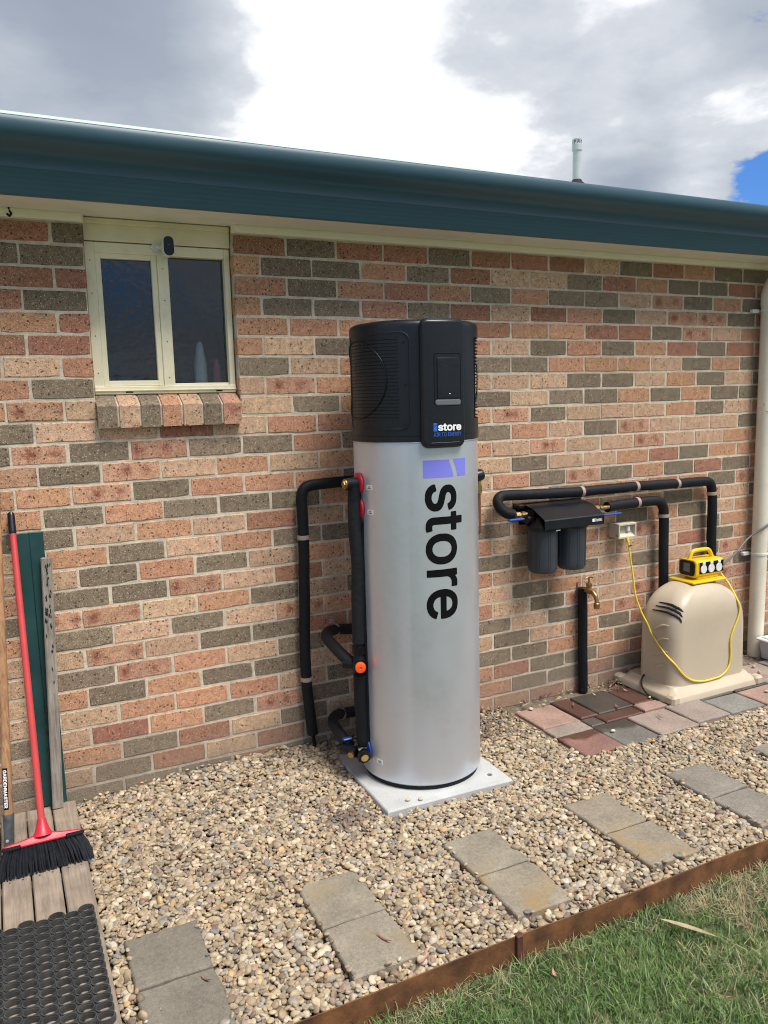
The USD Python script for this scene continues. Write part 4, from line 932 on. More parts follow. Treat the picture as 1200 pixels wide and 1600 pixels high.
# front panel
FPX0, FPX1 = ta(-113.6), ta(-73.4)
fcx, fw = (FPX0 + FPX1) / 2, (FPX1 - FPX0) * 1.0
fp = obj('front_panel', curved_plate(fcx, 1.7405, fw, 0.507, 0.030, ((0.0, -0.004), (0.0, 0.010), (0.002, 0.017), (0.010, 0.0255), (0.014, 0.0275), (0.0155, 0.0275))), M_BLACKP, wh, smooth=30)
ccx, cw = ta(-91.0), 0.112
obj('recess', curved_plate(ccx, 1.7570, cw, 0.206, 0.014, ((0.0, 0.0262), (0.0, 0.0285), (0.002, 0.0290), (0.004, 0.0280), (0.0045, 0.026))), M_BLACKG, fp, smooth=30)
obj('display_cover', curved_plate(ccx, 1.762, 0.088, 0.156, 0.005, ((0.0, 0.026), (0.0, 0.0310), (0.0015, 0.0326)), 0.012), M_BLACKP, fp, smooth=30)
obj('finger_scoop', curved_plate(ccx, 1.6670, 0.104, 0.022, 0.009, ((0.0, 0.026), (0.0, 0.0295), (0.003, 0.0305)), 0.012), M_GREYP, fp, smooth=30)
for zz in (1.808, 1.703):
    obj('cover_line', curved_plate(ccx, zz, 0.084, 0.0020, 0.0005, ((0.0, 0.0305), (0.0, 0.0331)), 0.012), M_BLACKG, fp)
obj('latch_dot', curved_plate(ccx + 0.002, 1.7005, 0.006, 0.0035, 0.001, ((0.0, 0.0315), (0.0, 0.0338)), 0), M_WHITEPRINT, fp)
obj('panel_line', curved_plate(fcx, 1.509, fw - 0.075, 0.0016, 0.0005, ((0.0, 0.0265), (0.0, 0.0283)), 0.012), M_GREYP, fp)
RL = TR + 0.0274     # lettering on the panel: the panel's radius is larger, so widths scale with it
k_ = TR
lx = lambda deg: math.radians(deg) * TR


def put_text(s, x0, x1, z0, z1, r, mat, parent, name, weight=4, size=0.01, d=0.0006):
    m = extrude(fit(text_poly(s, weight), x0, x1, z0, z1), d)
    obj(name, cyl(m, r, size), mat, parent)


put_text('store', lx(-100.3), lx(-79.4), 1.5550, 1.5835, RL, M_WHITEPRINT, fp, 'lettering', 4)
put_text('AIR TO ENERGY', lx(-103.9), lx(-79.6), 1.5335, 1.5490, RL, M_BLUEPRINT, fp, 'lettering', 0)
obj('letter_mark', cyl(extrude(Polygon([(lx(-103.9), 1.5540), (lx(-101.0), 1.5540), (lx(-101.0), 1.5765), (lx(-103.9), 1.5735)]), 0.0006), RL, 0.01), M_BLUEPRINT, fp)
obj('letter_mark', cyl(extrude(Polygon([(lx(-103.9), 1.5755), (lx(-101.0), 1.5785), (lx(-101.0), 1.5870), (lx(-103.9), 1.5870)]), 0.0006), RL, 0.01), M_BLUEPRINT, fp)
# big lettering down the tank, reading downwards
t = fit(text_poly('store', 2), 0.0, 0.5605, lx(-111.0), lx(-74.6))
t = affinity.affine_transform(t, [0, 1, -1, 0, 0, 1.341])
obj('big_lettering', cyl(extrude(t, 0.0007), TR - 0.0001, 0.012), M_PRINT, wh)
M_LOGO = plain('violet_print', (0.19, 0.195, 0.68), 0.4, var=0.02)
lg = lambda pts: cyl(extrude(Polygon([(lx(a), z) for a, z in pts]), 0.0007), TR - 0.0001, 0.01)
obj('big_mark', lg([(-112.1, 1.367), (-83.8, 1.367), (-84.4, 1.385), (-86.0, 1.408), (-87.6, 1.425), (-88.2, 1.4385), (-112.1, 1.4385)]), M_LOGO, wh)
obj('big_mark', lg([(-79.4, 1.3685), (-69.3, 1.3685), (-69.3, 1.4395), (-83.6, 1.4395), (-83.2, 1.427), (-81.6, 1.410), (-80.0, 1.388)]), M_LOGO, wh)
# collars and stickers at the fittings on the tank's left side
def collar(z, mat, r=0.045):
    m = lathe([(0.014, 0.0), (r, 0.0), (r, 0.006), (r - 0.006, 0.010), (0.018, 0.011)], 32)
    return obj('collar', at(m, trm([TX - TR - 0.003, TY + 0.004, z]) @ rotm(-math.pi / 2, [0, 1, 0])), mat, wh, smooth=35)


collar(1.338, M_RED); collar(1.232, M_RED); collar(0.162, M_BLUE, 0.05)
for th, z in ((-164.6, 1.325), (-164.0, 1.222), (-160.5, 0.133)):
    st_ = obj('sticker', curved_plate(ta(th) - 0.0, z, 0.036, 0.021, 0.001, ((0.0, -0.001), (0.0, 0.0008)), 0.012), M_WHITEPRINT, wh)
    for dz, ww in ((0.003, 0.016), (-0.0035, 0.022)):
        obj('print_line', curved_plate(ta(th), z + dz, ww, 0.0028, 0.0004, ((0.0, 0.0), (0.0, 0.0011)), 0.012), M_PRINT, st_)
obj('drain_collar', lathe([(0.012, 0), (0.02, 0.0), (0.02, 0.02), (0.012, 0.022)], 20, trm([TX - TR - 0.02, TY, 1.232]) @ rotm(math.pi / 2, [0, 1, 0])), M_DARK, wh, smooth=35)
# relief valve on the far right side
rv_ = thing('relief_valve', 'black capped relief valve with thin copper pipe right of the tank', 'valve', (0.70, -0.44, 1.1))
obj('cap', lathe([(0.006, -0.022), (0.025, -0.020), (0.0265, -0.014), (0.0265, 0.012), (0.024, 0.020), (0.016, 0.024), (0.0, 0.025)], 24, trm([0.706, -0.446, 1.337]) @ rotm(math.radians(80), [0, 1, 0])), M_BLACKP, rv_, smooth=35)
obj('valve_body', [rod((0.655, -0.43, 1.333), (0.690, -0.443, 1.336), 0.014, 16), rod((0.7105, -0.447, 1.325), (0.7105, -0.447, 1.262), 0.009, 14), rod((0.7105, -0.447, 1.292), (0.7105, -0.447, 1.258), 0.0125, 6)], M_BRASS, rv_, smooth=35)
obj('copper_pipe', tube(spline([(0.7105, -0.447, 1.265), (0.712, -0.446, 1.18), (0.714, -0.444, 1.095), (0.714, -0.425, 1.068), (0.716, -0.36, 1.058), (0.72, -0.18, 1.05), (0.72, 0.0, 1.045)], 6), 0.0062, 12), M_COPPER, rv_, smooth=60)


# ------------------------------------------------------------------ lagged pipes
def wob(pts, amp, seed, n=7):
    p = spline(pts, n)
    o = np.stack([meshkit.fbm(p * 4.0 + 11 * k, 2, seed + k) - 0.5 for k in range(3)], 1) * 2 * amp
    e = np.minimum(1, np.minimum(np.arange(len(p)), np.arange(len(p))[::-1]) / 4)[:, None]
    return p + o * e


def strap(parent, c, d, r, w=0.010, tab=None):
    d = np.asarray(d, float) / np.linalg.norm(d); c = np.asarray(c, float)
    ms = [lathe([(r - 0.003, -w), (r + 0.002, -w), (r + 0.0025, -w * 0.6), (r + 0.0025, w * 0.6), (r + 0.002, w), (r - 0.003, w)], 24, along(c, c + d))]
    if tab is not None:
        ms.append(cbox(tab[0] - 0.011, tab[0] + 0.011, c[1] * 0.4, 0.0, tab[2] - 0.011, tab[2] + 0.011, 0.002))
    obj('pipe_clip', ms, M_STRAP, parent, smooth=35)


R1 = 0.0255
p1 = thing('drain_pipe', 'black lagged drain pipe dropping to the gravel left of the water heater', 'pipe', (0.01, -0.045, 0))
obj('lagging', tube(wob([(0.42, -0.047, 1.310), (0.27, -0.047, 1.309), (0.12, -0.046, 1.306), (0.05, -0.046, 1.302), (0.022, -0.046, 1.284), (0.012, -0.046, 1.245), (0.012, -0.046, 1.15), (0.008, -0.045, 0.88), (0.000, -0.045, 0.60), (-0.001, -0.045, 0.39), (0.006, -0.046, 0.25), (0.020, -0.047, 0.115)], 0.004, 3), R1, 20), M_FOAM, p1, smooth=50)
obj('pipe_end', tube(spline([(0.019, -0.047, 0.13), (0.023, -0.048, 0.09), (0.026, -0.05, 0.055)], 5), [0.012] * 4 + [0.0085] * 7, 14), M_BLACKG, p1, smooth=40)
strap(p1, (0.0105, -0.046, 1.067), (0, 0, 1), R1)
strap(p1, (-0.0005, -0.045, 0.392), (0, 0, 1), R1)

X2, Y2 = 0.112, -0.412
hp = thing('hot_water_pipe', 'black lagged riser with tee and orange capped mixing valve beside the tank', 'pipe', (X2, Y2, 0.1))
obj('tee', [rod((TX - TR + 0.01, Y2, 1.338), (0.075, Y2, 1.338), 0.026, 20), rod((X2, Y2, 1.338), (X2, Y2, 1.268), 0.027, 20), lathe([(0.029, -0.004), (0.029, 0.010)], 20, trm([X2, Y2, 1.268]))], M_FOAM, hp, smooth=40)
obj('brass_plug', [rod((0.078, Y2, 1.338), (0.068, Y2, 1.338), 0.022, 20), rod((0.070, Y2, 1.338), (0.062, Y2, 1.338), 0.0155, 6)], M_BRASSD, hp, smooth=35)
obj('lagging', tube(wob([(X2, Y2, 1.280), (X2 - 0.002, Y2, 1.15), (X2 + 0.006, Y2, 1.00), (X2 + 0.004, Y2, 0.85), (X2 + 0.001, Y2, 0.65)], 0.005, 8), 0.0285, 20), M_FOAM2, hp, smooth=50)
obj('mixing_valve', [lathe([(0.020, 0.485), (0.026, 0.487), (0.026, 0.51), (0.021, 0.512), (0.030, 0.52), (0.032, 0.545), (0.032, 0.575), (0.027, 0.585), (0.022, 0.60), (0.029, 0.602), (0.029, 0.635), (0.024, 0.637), (0.024, 0.655)], 24, trm([X2, Y2, 0])), rod((X2, Y2, 0.553), (0.055, -0.37, 0.553), 0.020, 18), rod((X2, Y2, 0.553), (X2 - 0.012, Y2 - 0.035, 0.553), 0.022, 18)], M_BLACKG, hp, smooth=35)
kn = lathe([(0.021, 0.0), (0.0235, 0.004), (0.0235, 0.016), (0.020, 0.021), (0.007, 0.0225), (0.006, 0.019), (0.0, 0.019)], 24, along((X2 - 0.011, Y2 - 0.034, 0.553), (X2 - 0.030, Y2 - 0.085, 0.553)))
obj('orange_cap', kn, M_ORANGE, hp, smooth=35)
obj('lagging', tube(wob([(X2, Y2, 0.505), (X2 + 0.002, Y2, 0.40), (X2 + 0.004, Y2, 0.31), (X2 + 0.006, Y2, 0.205)], 0.003, 18), 0.0285, 20), M_FOAM, hp, smooth=50)
obj('inlet_valve', [rod((X2 + 0.006, Y2, 0.22), (X2 + 0.006, Y2, 0.150), 0.024, 18), rod((TX - TR + 0.01, Y2, 0.162), (0.085, Y2 - 0.005, 0.155), 0.030, 20), rod((0.11, Y2 - 0.01, 0.155), (0.100, Y2 - 0.052, 0.150), 0.026, 20), rod((0.085, Y2, 0.155), (0.045, Y2 + 0.06, 0.165), 0.024, 18), lathe([(0.029, 0), (0.031, 0.004), (0.031, 0.012), (0.029, 0.016)], 20, along((0.103, Y2 - 0.035, 0.152), (0.100, Y2 - 0.052, 0.150)))], M_BLACKG, hp, smooth=35)
obj('brass_plug', rod((0.1003, Y2 - 0.050, 0.1505), (0.099, Y2 - 0.058, 0.149), 0.0165, 20), M_BRASS, hp, smooth=35)
obj('brass_plug', rod((0.056, Y2 - 0.012, 0.160), (0.048, Y2 - 0.020, 0.158), 0.014, 16), M_BRASS, hp, smooth=35)
obj('blue_lever', cbox(0.040, 0.082, Y2 + 0.030, Y2 + 0.052, 0.203, 0.212, 0.003), M_BLUE, hp)
obj('thin_pipe', tube(spline([(0.150, -0.432, 1.20), (0.1375, -0.428, 1.10), (0.138, -0.428, 0.8), (0.139, -0.43, 0.5), (0.139, -0.43, 0.2)], 5), 0.008, 10), M_FOAM, hp, smooth=50)
for nm, lab, pts, tabp, tabd in (('supply_loop', 'upper black lagged pipe loop curling from the mixing valve to the wall', [(0.090, -0.390, 0.553), (0.070, -0.345, 0.574), (0.056, -0.27, 0.602), (0.056, -0.19, 0.618), (0.083, -0.12, 0.620), (0.125, -0.075, 0.615), (0.17, -0.056, 0.610), (0.24, -0.05, 0.600), (0.34, -0.05, 0.598)], (0.150, -0.058, 0.611), (1, 0.2, -0.1)),
                                ('cold_loop', 'lower black lagged pipe loop curling from the inlet valve to the wall', [(0.075, -0.365, 0.172), (0.066, -0.32, 0.184), (0.065, -0.26, 0.196), (0.074, -0.18, 0.203), (0.104, -0.115, 0.202), (0.145, -0.072, 0.195), (0.19, -0.056, 0.188), (0.26, -0.05, 0.182), (0.36, -0.05, 0.18)], (0.165, -0.060, 0.190), (1, 0.25, -0.1))):
    t = thing(nm, lab, 'pipe', pts[-1])
    obj('lagging', tube(wob(pts, 0.004, 40 + len(nm)), R1, 20), M_FOAM2, t, smooth=50)
    strap(t, tabp, tabd, R1, 0.008, (tabp[0], 0, tabp[2] + 0.028))

p3 = thing('filter_inlet_pipe', 'longer upper black lagged pipe running over the water filter', 'pipe', (2.6, -0.05, 0.6))
obj('lagging', tube(wob([(1.145, -0.095, 1.078), (1.105, -0.090, 1.088), (1.075, -0.075, 1.118), (1.070, -0.062, 1.150), (1.095, -0.054, 1.172), (1.15, -0.050, 1.174), (1.40, -0.05, 1.164), (1.61, -0.05, 1.158), (2.01, -0.05, 1.158), (2.33, -0.05, 1.152), (2.54, -0.05, 1.151), (2.595, -0.05, 1.141), (2.617, -0.05, 1.11), (2.625, -0.05, 1.05), (2.632, -0.05, 0.85), (2.638, -0.05, 0.70), (2.64, -0.05, 0.45)], 0.004, 61, 6), 0.0275, 20), M_FOAM, p3, smooth=50)
for c, d in (((1.624, -0.05, 1.158), (1, 0, 0)), ((2.015, -0.05, 1.158), (1, 0, 0)), ((2.33, -0.05, 1.152), (1, 0, 0)), ((2.622, -0.05, 1.075), (0.06, 0, -1))):
    strap(p3, c, d, 0.0275)
p4 = thing('filter_outlet_pipe', 'shorter black lagged pipe from the filter down behind the beige cover', 'pipe', (2.23, -0.06, 0.4))
obj('lagging', tube(wob([(1.775, -0.085, 1.064), (1.85, -0.075, 1.066), (2.00, -0.062, 1.068), (2.12, -0.06, 1.068), (2.185, -0.06, 1.060), (2.215, -0.06, 1.03), (2.225, -0.06, 0.98), (2.235, -0.06, 0.75), (2.236, -0.06, 0.55), (2.236, -0.06, 0.40)], 0.004, 71, 6), 0.0285, 20), M_FOAM, p4, smooth=50)
strap(p4, (2.015, -0.0615, 1.068), (1, 0, 0), 0.0285)
strap(p4, (2.226, -0.06, 0.975), (0.04, 0, -1), 0.0285)

# ------------------------------------------------------------------ twin water filter
wf = thing('water_filter', 'twin black cartridge water filter on a wall bracket under the upper pipe', 'water filter', (1.42, 0, 0.8))
hoodp = [(-0.004, 1.005), (-0.004, 1.112), (-0.058, 1.116), (-0.135, 1.098), (-0.222, 1.056), (-0.226, 1.050), (-0.226, 1.006), (-0.222, 1.002), (-0.218, 1.006), (-0.218, 1.048), (-0.132, 1.089), (-0.058, 1.106), (-0.012, 1.104), (-0.012, 1.005)]
hp_ = np.array(hoodp)
obj('hood', loft([np.c_[np.full(len(hp_), x), hp_] for x in (1.245, 1.632)], caps=False), M_BLACKP, wf, smooth=20)
pl = extrude(Polygon(hoodp), 0.004)
obj('hood_end', [plane_map(pl, (1.628, 0, 0), (0, 1, 0), (0, 0, 1)), cbox(1.243, 1.249, -0.13, -0.006, 1.02, 1.095, 0.001)], M_BLACKP, wf)
obj('bracket', [cbox(1.205, 1.66, -0.010, -0.001, 1.03, 1.118, 0.002), cbox(1.205, 1.245, -0.060, -0.009, 1.098, 1.118, 0.004)], M_BLACKP, wf)
for cx in (1.307, 1.497):
    hsg = obj('housing', lathe([(0.001, 0.764), (0.060, 0.764), (0.068, 0.768), (0.073, 0.778), (0.0755, 0.80), (0.0775, 0.985), (0.0775, 1.0)], 40, trm([cx, -0.128, 0])), M_HOUSING, wf, smooth=35)
    obj('head', lathe([(0.001, 0.988), (0.083, 0.988), (0.085, 0.993), (0.085, 1.012), (0.070, 1.03), (0.045, 1.06), (0.001, 1.062)], 40, trm([cx, -0.128, 0])), M_BLACKP, wf, smooth=35)
    for da in range(0, 360, 40):
        for e in (-4, 4):
            q = math.radians(da + e - 100)
            obj('rib', rod((cx + 0.0745 * math.cos(q), -0.128 + 0.0745 * math.sin(q), 0.785), (cx + 0.0768 * math.cos(q), -0.128 + 0.0768 * math.sin(q), 0.985), 0.0028, 8), M_HOUSING, hsg, smooth=40)
obj('head_link', rod((1.22, -0.105, 1.045), (1.64, -0.105, 1.045), 0.022, 18), M_BLACKP, wf, smooth=35)
obj('name_plate', cbox(1.325, 1.352, -0.216, -0.2135, 0.991, 0.997, 0), M_WHITEPRINT, wf)
lt = extrude(fit(text_poly('Puretec', 1), 1.572, 1.618, 1.020, 1.037), 0.0008)
obj('lettering', plane_map(lt, (0, -0.2261, 0), (1, 0, 0), (0, 0, 1)), M_WHITEPRINT, wf)
obj('logo_mark', cbox(1.553, 1.568, -0.2268, -0.2255, 1.020, 1.036, 0), M_WHITEPRINT, wf)
for x0, x1, s in ((1.135, 1.225, 1), (1.655, 1.785, -1)):
    yv, zv = -0.098, 1.074 if s == 1 else 1.066
    ft = obj('brass_fitting', [rod((x0, yv, zv), (x1, yv, zv), 0.012, 16), rod((x0 + 0.02, yv, zv), (x0 + 0.045, yv, zv), 0.0185, 6), rod((x0 + 0.055, yv, zv), (x0 + 0.078, yv, zv), 0.0165, 8)], M_BRASS, wf, smooth=30)
    if s == 1:
        obj('blue_lever', [cbox(1.085, 1.180, yv - 0.050, yv - 0.028, zv - 0.022, zv - 0.010, 0.004), rod((1.172, yv - 0.04, zv - 0.016), (1.172, yv, zv - 0.01), 0.006, 10)], M_BLUE, wf)
    else:
        obj('blue_lever', [cbox(1.700, 1.835, yv - 0.045, yv - 0.022, zv - 0.040, zv - 0.029, 0.004), rod((1.706, yv - 0.03, zv - 0.034), (1.706, yv, zv), 0.006, 10)], M_BLUE, wf)

# outdoor power outlet
po = thing('power_outlet', 'cream weatherproof power outlet box on the wall right of the filter', 'power outlet', (1.93, 0, 0.91))
obj('box', trimesh.convex.convex_hull(np.array([(x, y, z) for x in (1.868, 1.992) for y, z in ((0.0, 0.878), (0.0, 0.956), (-0.055, 0.958), (-0.062, 0.956), (-0.062, 0.880), (-0.055, 0.876))])), M_BOXP, po)
obj('lid', [cbox(1.865, 1.995, -0.086, -0.052, 0.948, 0.960, 0.002), cbox(1.865, 1.875, -0.086, -0.060, 0.886, 0.950, 0.002), cbox(1.985, 1.995, -0.086, -0.060, 0.886, 0.950, 0.002), trimesh.convex.convex_hull(np.array([(x, y, z) for x in (1.865, 1.995) for y, z in ((-0.062, 0.880), (-0.086, 0.876), (-0.086, 0.884), (-0.062, 0.902))]))], M_BOXP, po)
obj('switch', cbox(1.937, 1.957, -0.078, -0.061, 0.912, 0.946, 0.004), M_WHITE, po)

# garden tap on its riser
tp = thing('garden_tap', 'brass garden tap on a black lagged riser against the wall', 'tap', (1.665, -0.03, 0))
obj('lagging', tube(wob([(1.656, -0.032, 0.612), (1.660, -0.032, 0.45), (1.665, -0.032, 0.25), (1.668, -0.032, 0.008)], 0.003, 90), 0.0265, 18), M_FOAM, tp, smooth=50)
obj('riser_clip', [cbox(1.634, 1.681, -0.02, 0.0, 0.588, 0.604, 0.002), cbox(1.640, 1.648, -0.006, -0.001, 0.600, 0.640, 0.001)], M_FERRULE, tp)
obj('tap_body', [rod((1.658, -0.036, 0.600), (1.659, -0.085, 0.610), 0.0125, 14), rod((1.659, -0.082, 0.590), (1.659, -0.082, 0.650), 0.0145, 14), lathe([(0.012, 0.0), (0.018, 0.002), (0.018, 0.014), (0.012, 0.016)], 6, trm([1.659, -0.082, 0.632])), rod((1.659, -0.082, 0.645), (1.659, -0.082, 0.682), 0.005, 10)], M_BRASSD, tp, smooth=30)
obj('tap_spout', [tube(spline([(1.659, -0.082, 0.605), (1.662, -0.110, 0.602), (1.664, -0.132, 0.582), (1.665, -0.140, 0.556), (1.665, -0.140, 0.540)], 6), [0.0135] * 13 + [0.012] * 12, 14), lathe([(0.011, 0.515), (0.015, 0.516), (0.0165, 0.522), (0.0165, 0.546), (0.013, 0.550)], 16, trm([1.665, -0.140, 0]))], M_BRASSD, tp, smooth=40)
obj('tap_handle', [tube(spline([(1.632, -0.082, 0.676), (1.645, -0.082, 0.682), (1.659, -0.082, 0.684), (1.673, -0.082, 0.682), (1.686, -0.082, 0.676)], 4), [0.0055] * 17, 10)], M_BRASSD, tp, smooth=50)

# ------------------------------------------------------------------ pump cover
pc = thing('pump_cover', 'beige moulded plastic pump cover with black vent slots against the wall', 'pump cover', (2.28, -0.22, 0))
PX0, PX1, PY0, PY1 = 1.992, 2.575, -0.392, -0.100


def cover_ring(t):
    """t from 0 (foot) to 1 (crown)."""
    z = 0.055 + 0.560 * t
    s = max(0.0, (t - 0.50) / 0.50)
    kx = (1 - s ** 2.5) ** (1 / 2.5); ky = (1 - max(0.0, (t - 0.66) / 0.34) ** 2.3) ** (1 / 2.3)
    w = (PX1 - PX0) * (1 - 0.012 * t) * max(kx, 0.02); d = (PY1 - PY0) * (1 - 0.06 * t) * max(0.32 + 0.68 * ky, 0.02)
    r = min(0.072, 0.46 * w, 0.46 * d)
    cx, cy = (PX0 + PX1) / 2, PY1 - d / 2 - 0.30 * ((PY1 - PY0) * (1 - 0.06 * t) - d) - 0.006 * t
    return np.array([(cx + a, cy + b, z) for a, b in rrect(w, d, max(r, 0.003), 9)])


ts = np.concatenate([np.linspace(0, 0.50, 5), 0.50 + 0.50 * np.sin(np.linspace(0.06, np.pi / 2, 30))])
ts[-1] = 0.9995
body = loft([cover_ring(t) for t in ts])
shell = obj('shell', body, M_BEIGE, pc, smooth=50)
fl = lambda g, z: np.array([((PX0 + PX1) / 2 + a, -0.2175 + b, z) for a, b in rrect(PX1 - PX0 + 2 * g, 0.345 + 2 * min(g, 0.06), 0.035, 6)])
obj('flange', loft([fl(0.058, 0.008), fl(0.052, 0.036), fl(0.045, 0.045), fl(0.014, 0.058), fl(0.004, 0.075), fl(-0.004, 0.080)]), M_BEIGE, pc, smooth=35)
for x, y in ((1.955, -0.425), (2.602, -0.425), (1.955, -0.02), (2.602, -0.02)):
    obj('corner_foot', cbox(x - 0.030, x + 0.030, y - 0.030, y + 0.030, 0.004, 0.058, 0.012), M_BEIGE, pc)
inter = trimesh.ray.ray_triangle.RayMeshIntersector(body)


def on_front(x, z, gap=0.0):
    """The point of the cover's front surface at x, z."""
    h, _, _ = inter.intersects_location([[x, -1.0, z]], [[0, 1.0, 0]])
    if len(h) == 0:
        return np.array([x, -0.3, z])
    p = h[np.argmin(h[:, 1])]
    return np.array([x, p[1] - gap, z])


snap = lambda pts: trimesh.proximity.closest_point(body, np.asarray(pts, float))[0]
for k, z in enumerate((0.556, 0.522, 0.487)):
    pts = snap(spline([(1.99, -0.225 + 0.012 * k, z), (1.99, -0.30 + 0.012 * k, z + 0.008), (2.00, -0.365 + 0.008 * k, z + 0.004), (2.03, -0.395, z - 0.022), (2.055 - 0.008 * k, -0.40, z - 0.048)], 6))
    w = 0.0078 * np.sin(np.linspace(0.35, np.pi - 0.35, len(pts)))
    obj('vent_slot', tube(pts, w, 10), M_DARK, pc, smooth=50)
for k in range(4):
    z = 0.40 - k * 0.075
    obj('side_louvre', tube([(1.9905 + 0.004, -0.34, z + 0.02), (1.992, -0.30, z + 0.012), (1.993, -0.26, z - 0.012), (1.994, -0.23, z - 0.03)], [0.003, 0.008, 0.007, 0.002], 10), M_BEIGE, pc, smooth=60)
obj('cable_tail', tube(spline([(2.02, -0.17, 0.085), (1.985, -0.175, 0.088), (1.955, -0.19, 0.070), (1.935, -0.215, 0.045), (1.922, -0.27, 0.020), (1.915, -0.36, 0.018)], 6), 0.005, 8), M_DARK, pc, smooth=50)
obj('side_valve', [rod((2.60, -0.10, 0.02), (2.60, -0.10, 0.30), 0.010, 12), rod((2.60, -0.10, 0.20), (2.60, -0.10, 0.26), 0.02, 12)], M_BLACKG, pc, smooth=40)

# portable power board on the cover
BX0, BX1, BY0, BY1, BZ = 2.262, 2.487, -0.272, -0.150, 0.612
pb = thing('power_board', 'yellow portable power board with carry handle standing on the beige cover', 'power board', (2.37, -0.21, BZ))
e_ = 0.008
obj('foot', [cbox(2.212, 2.478, -0.305, -0.125, BZ, BZ + 0.012, 0.004), cbox(2.29, 2.46, -0.262, -0.165, BZ + 0.010, BZ + 0.034, 0.006)], M_YELLOW, pb)
obj('body', cbox(BX0 + 0.012, BX1, BY0, BY1, BZ + 0.030, BZ + 0.122, 0.010), M_YELLOW, pb)
obj('end_rim', loft([np.array([(x, (BY0 + BY1) / 2 + a, BZ + 0.076 + b) for a, b in rrect(w, h, 0.022, 6)]) for x, w, h in ((BX0 + 0.016, 0.128, 0.100), (BX0 + 0.004, 0.130, 0.102), (BX0, 0.124, 0.096))]), M_YELLOW, pb, smooth=30)
obj('end_plate', loft([np.array([(x, (BY0 + BY1) / 2 + a, BZ + 0.076 + b) for a, b in rrect(w, h, 0.020, 6)]) for x, w, h in ((BX0 + 0.002, 0.112, 0.086), (BX0 - 0.003, 0.110, 0.084), (BX0 - 0.005, 0.10, 0.074))]), M_BLACKG, pb, smooth=30)
obj('end_window', cbox(BX0 - 0.007, BX0 - 0.004, -0.235, -0.190, BZ + 0.055, BZ + 0.105, 0.001), M_GREYP, pb)
hy = (BY0 + BY1) / 2
hdl = [(2.272, hy, BZ + 0.112), (2.288, hy, BZ + 0.150), (2.302, hy, BZ + 0.165), (2.325, hy, BZ + 0.170), (2.40, hy, BZ + 0.170), (2.425, hy, BZ + 0.165), (2.440, hy, BZ + 0.150), (2.460, hy, BZ + 0.115)]
obj('carry_handle', [tube(spline(hdl, 5), 0.0115, 12)], M_YELLOW, pb, smooth=50)
fpn = obj('socket_panel', cbox(2.292, 2.480, BY0 - 0.003, BY0 + 0.004, BZ + 0.046, BZ + 0.112, 0.001), M_BLACKG, pb)
for k in range(3):
    sx = 2.322 + k * 0.0605
    sk = obj('socket', lathe([(0.0, 0.0), (0.0245, 0.0), (0.0245, 0.003), (0.0225, 0.005), (0.0, 0.0045)], 24, along((sx, BY0 - 0.002, BZ + 0.072), (sx, BY0 - 0.01, BZ + 0.072))), M_WHITE, fpn, smooth=35)
    obj('switch', cbox(sx - 0.0115, sx + 0.0115, BY0 - 0.008, BY0 - 0.002, BZ + 0.0965, BZ + 0.1125, 0.002), M_WHITE, fpn)
# cord from the outlet, across the cover, to the board
cord_pts = [np.array(p) for p in ((1.932, -0.075, 0.876), (1.935, -0.088, 0.845), (1.940, -0.098, 0.77), (1.950, -0.112, 0.66), (1.955, -0.130, 0.55), (1.975, -0.158, 0.455))]
for q in ((1.983, -0.192, 0.393), (1.983, -0.232, 0.341), (1.983, -0.33, 0.257), (2.00, -0.395, 0.205)):
    c0 = snap([q])[0]; dd = np.array(q) - c0; dd[2] = 0
    n0 = np.array([-1.0, 0, 0]) if q[1] > -0.35 else np.array([-0.5, -0.86, 0])
    cord_pts.append(c0 + n0 * 0.006)
for x, z in ((2.055, 0.150), (2.12, 0.105), (2.20, 0.084), (2.28, 0.082), (2.352, 0.090), (2.405, 0.128), (2.421, 0.19), (2.419, 0.28), (2.440, 0.34), (2.475, 0.405), (2.488, 0.455), (2.480, 0.505)):
    cord_pts.append(on_front(x, z, 0.0062))
cord_pts += [np.array(p) for p in ((2.492, -0.315, 0.575), (2.497, -0.27, 0.612), (2.499, -0.235, 0.640), (2.488, -0.225, 0.672))]
ec = thing('extension_cord', 'yellow extension cord drooping from the outlet across the beige cover', 'cord', (1.93, -0.08, 0.85))
obj('cord', tube(spline(cord_pts, 7), 0.0052, 10), M_CORD, ec, smooth=60)
obj('plug', [rod((1.931, -0.072, 0.886), (1.936, -0.086, 0.848), 0.012, 14, 0.008)], M_CORD, ec, smooth=40)
obj('tag', cbox(1.931, 1.953, -0.098, -0.084, 0.828, 0.834, 0.001), M_DARK, ec)
obj('wall_cable', tube(spline([(3.32, -0.03, 0.99), (3.14, -0.115, 0.905), (3.03, -0.115, 0.845), (2.92, -0.08, 0.775), (2.79, -0.10, 0.70), (2.60, -0.16, 0.655), (2.50, -0.19, 0.66)], 7), 0.0062, 8), M_CABLE, smooth=60, label='thin dark cable passing over the cream downpipe to the yellow board', cat='cable')

# grey tub at the right edge
gt = thing('grey_tub', 'grey plastic tub with pale lid at the foot of the downpipe', 'tub', (3.15, -0.26, 0.0))
obj('tub', trimesh.convex.convex_hull(np.array([(x, y, z) for z, g in ((0.012, -0.014), (0.128, 0.0)) for x in (2.985 - g, 3.36 + g) for y in (-0.40 - g, -0.135 + g)])), M_GREYTUB, gt)
obj('lid', [cbox(2.970, 3.375, -0.415, -0.120, 0.124, 0.140, 0.005), cbox(2.995, 3.35, -0.39, -0.145, 0.138, 0.150, 0.005)], M_WHITE, gt)

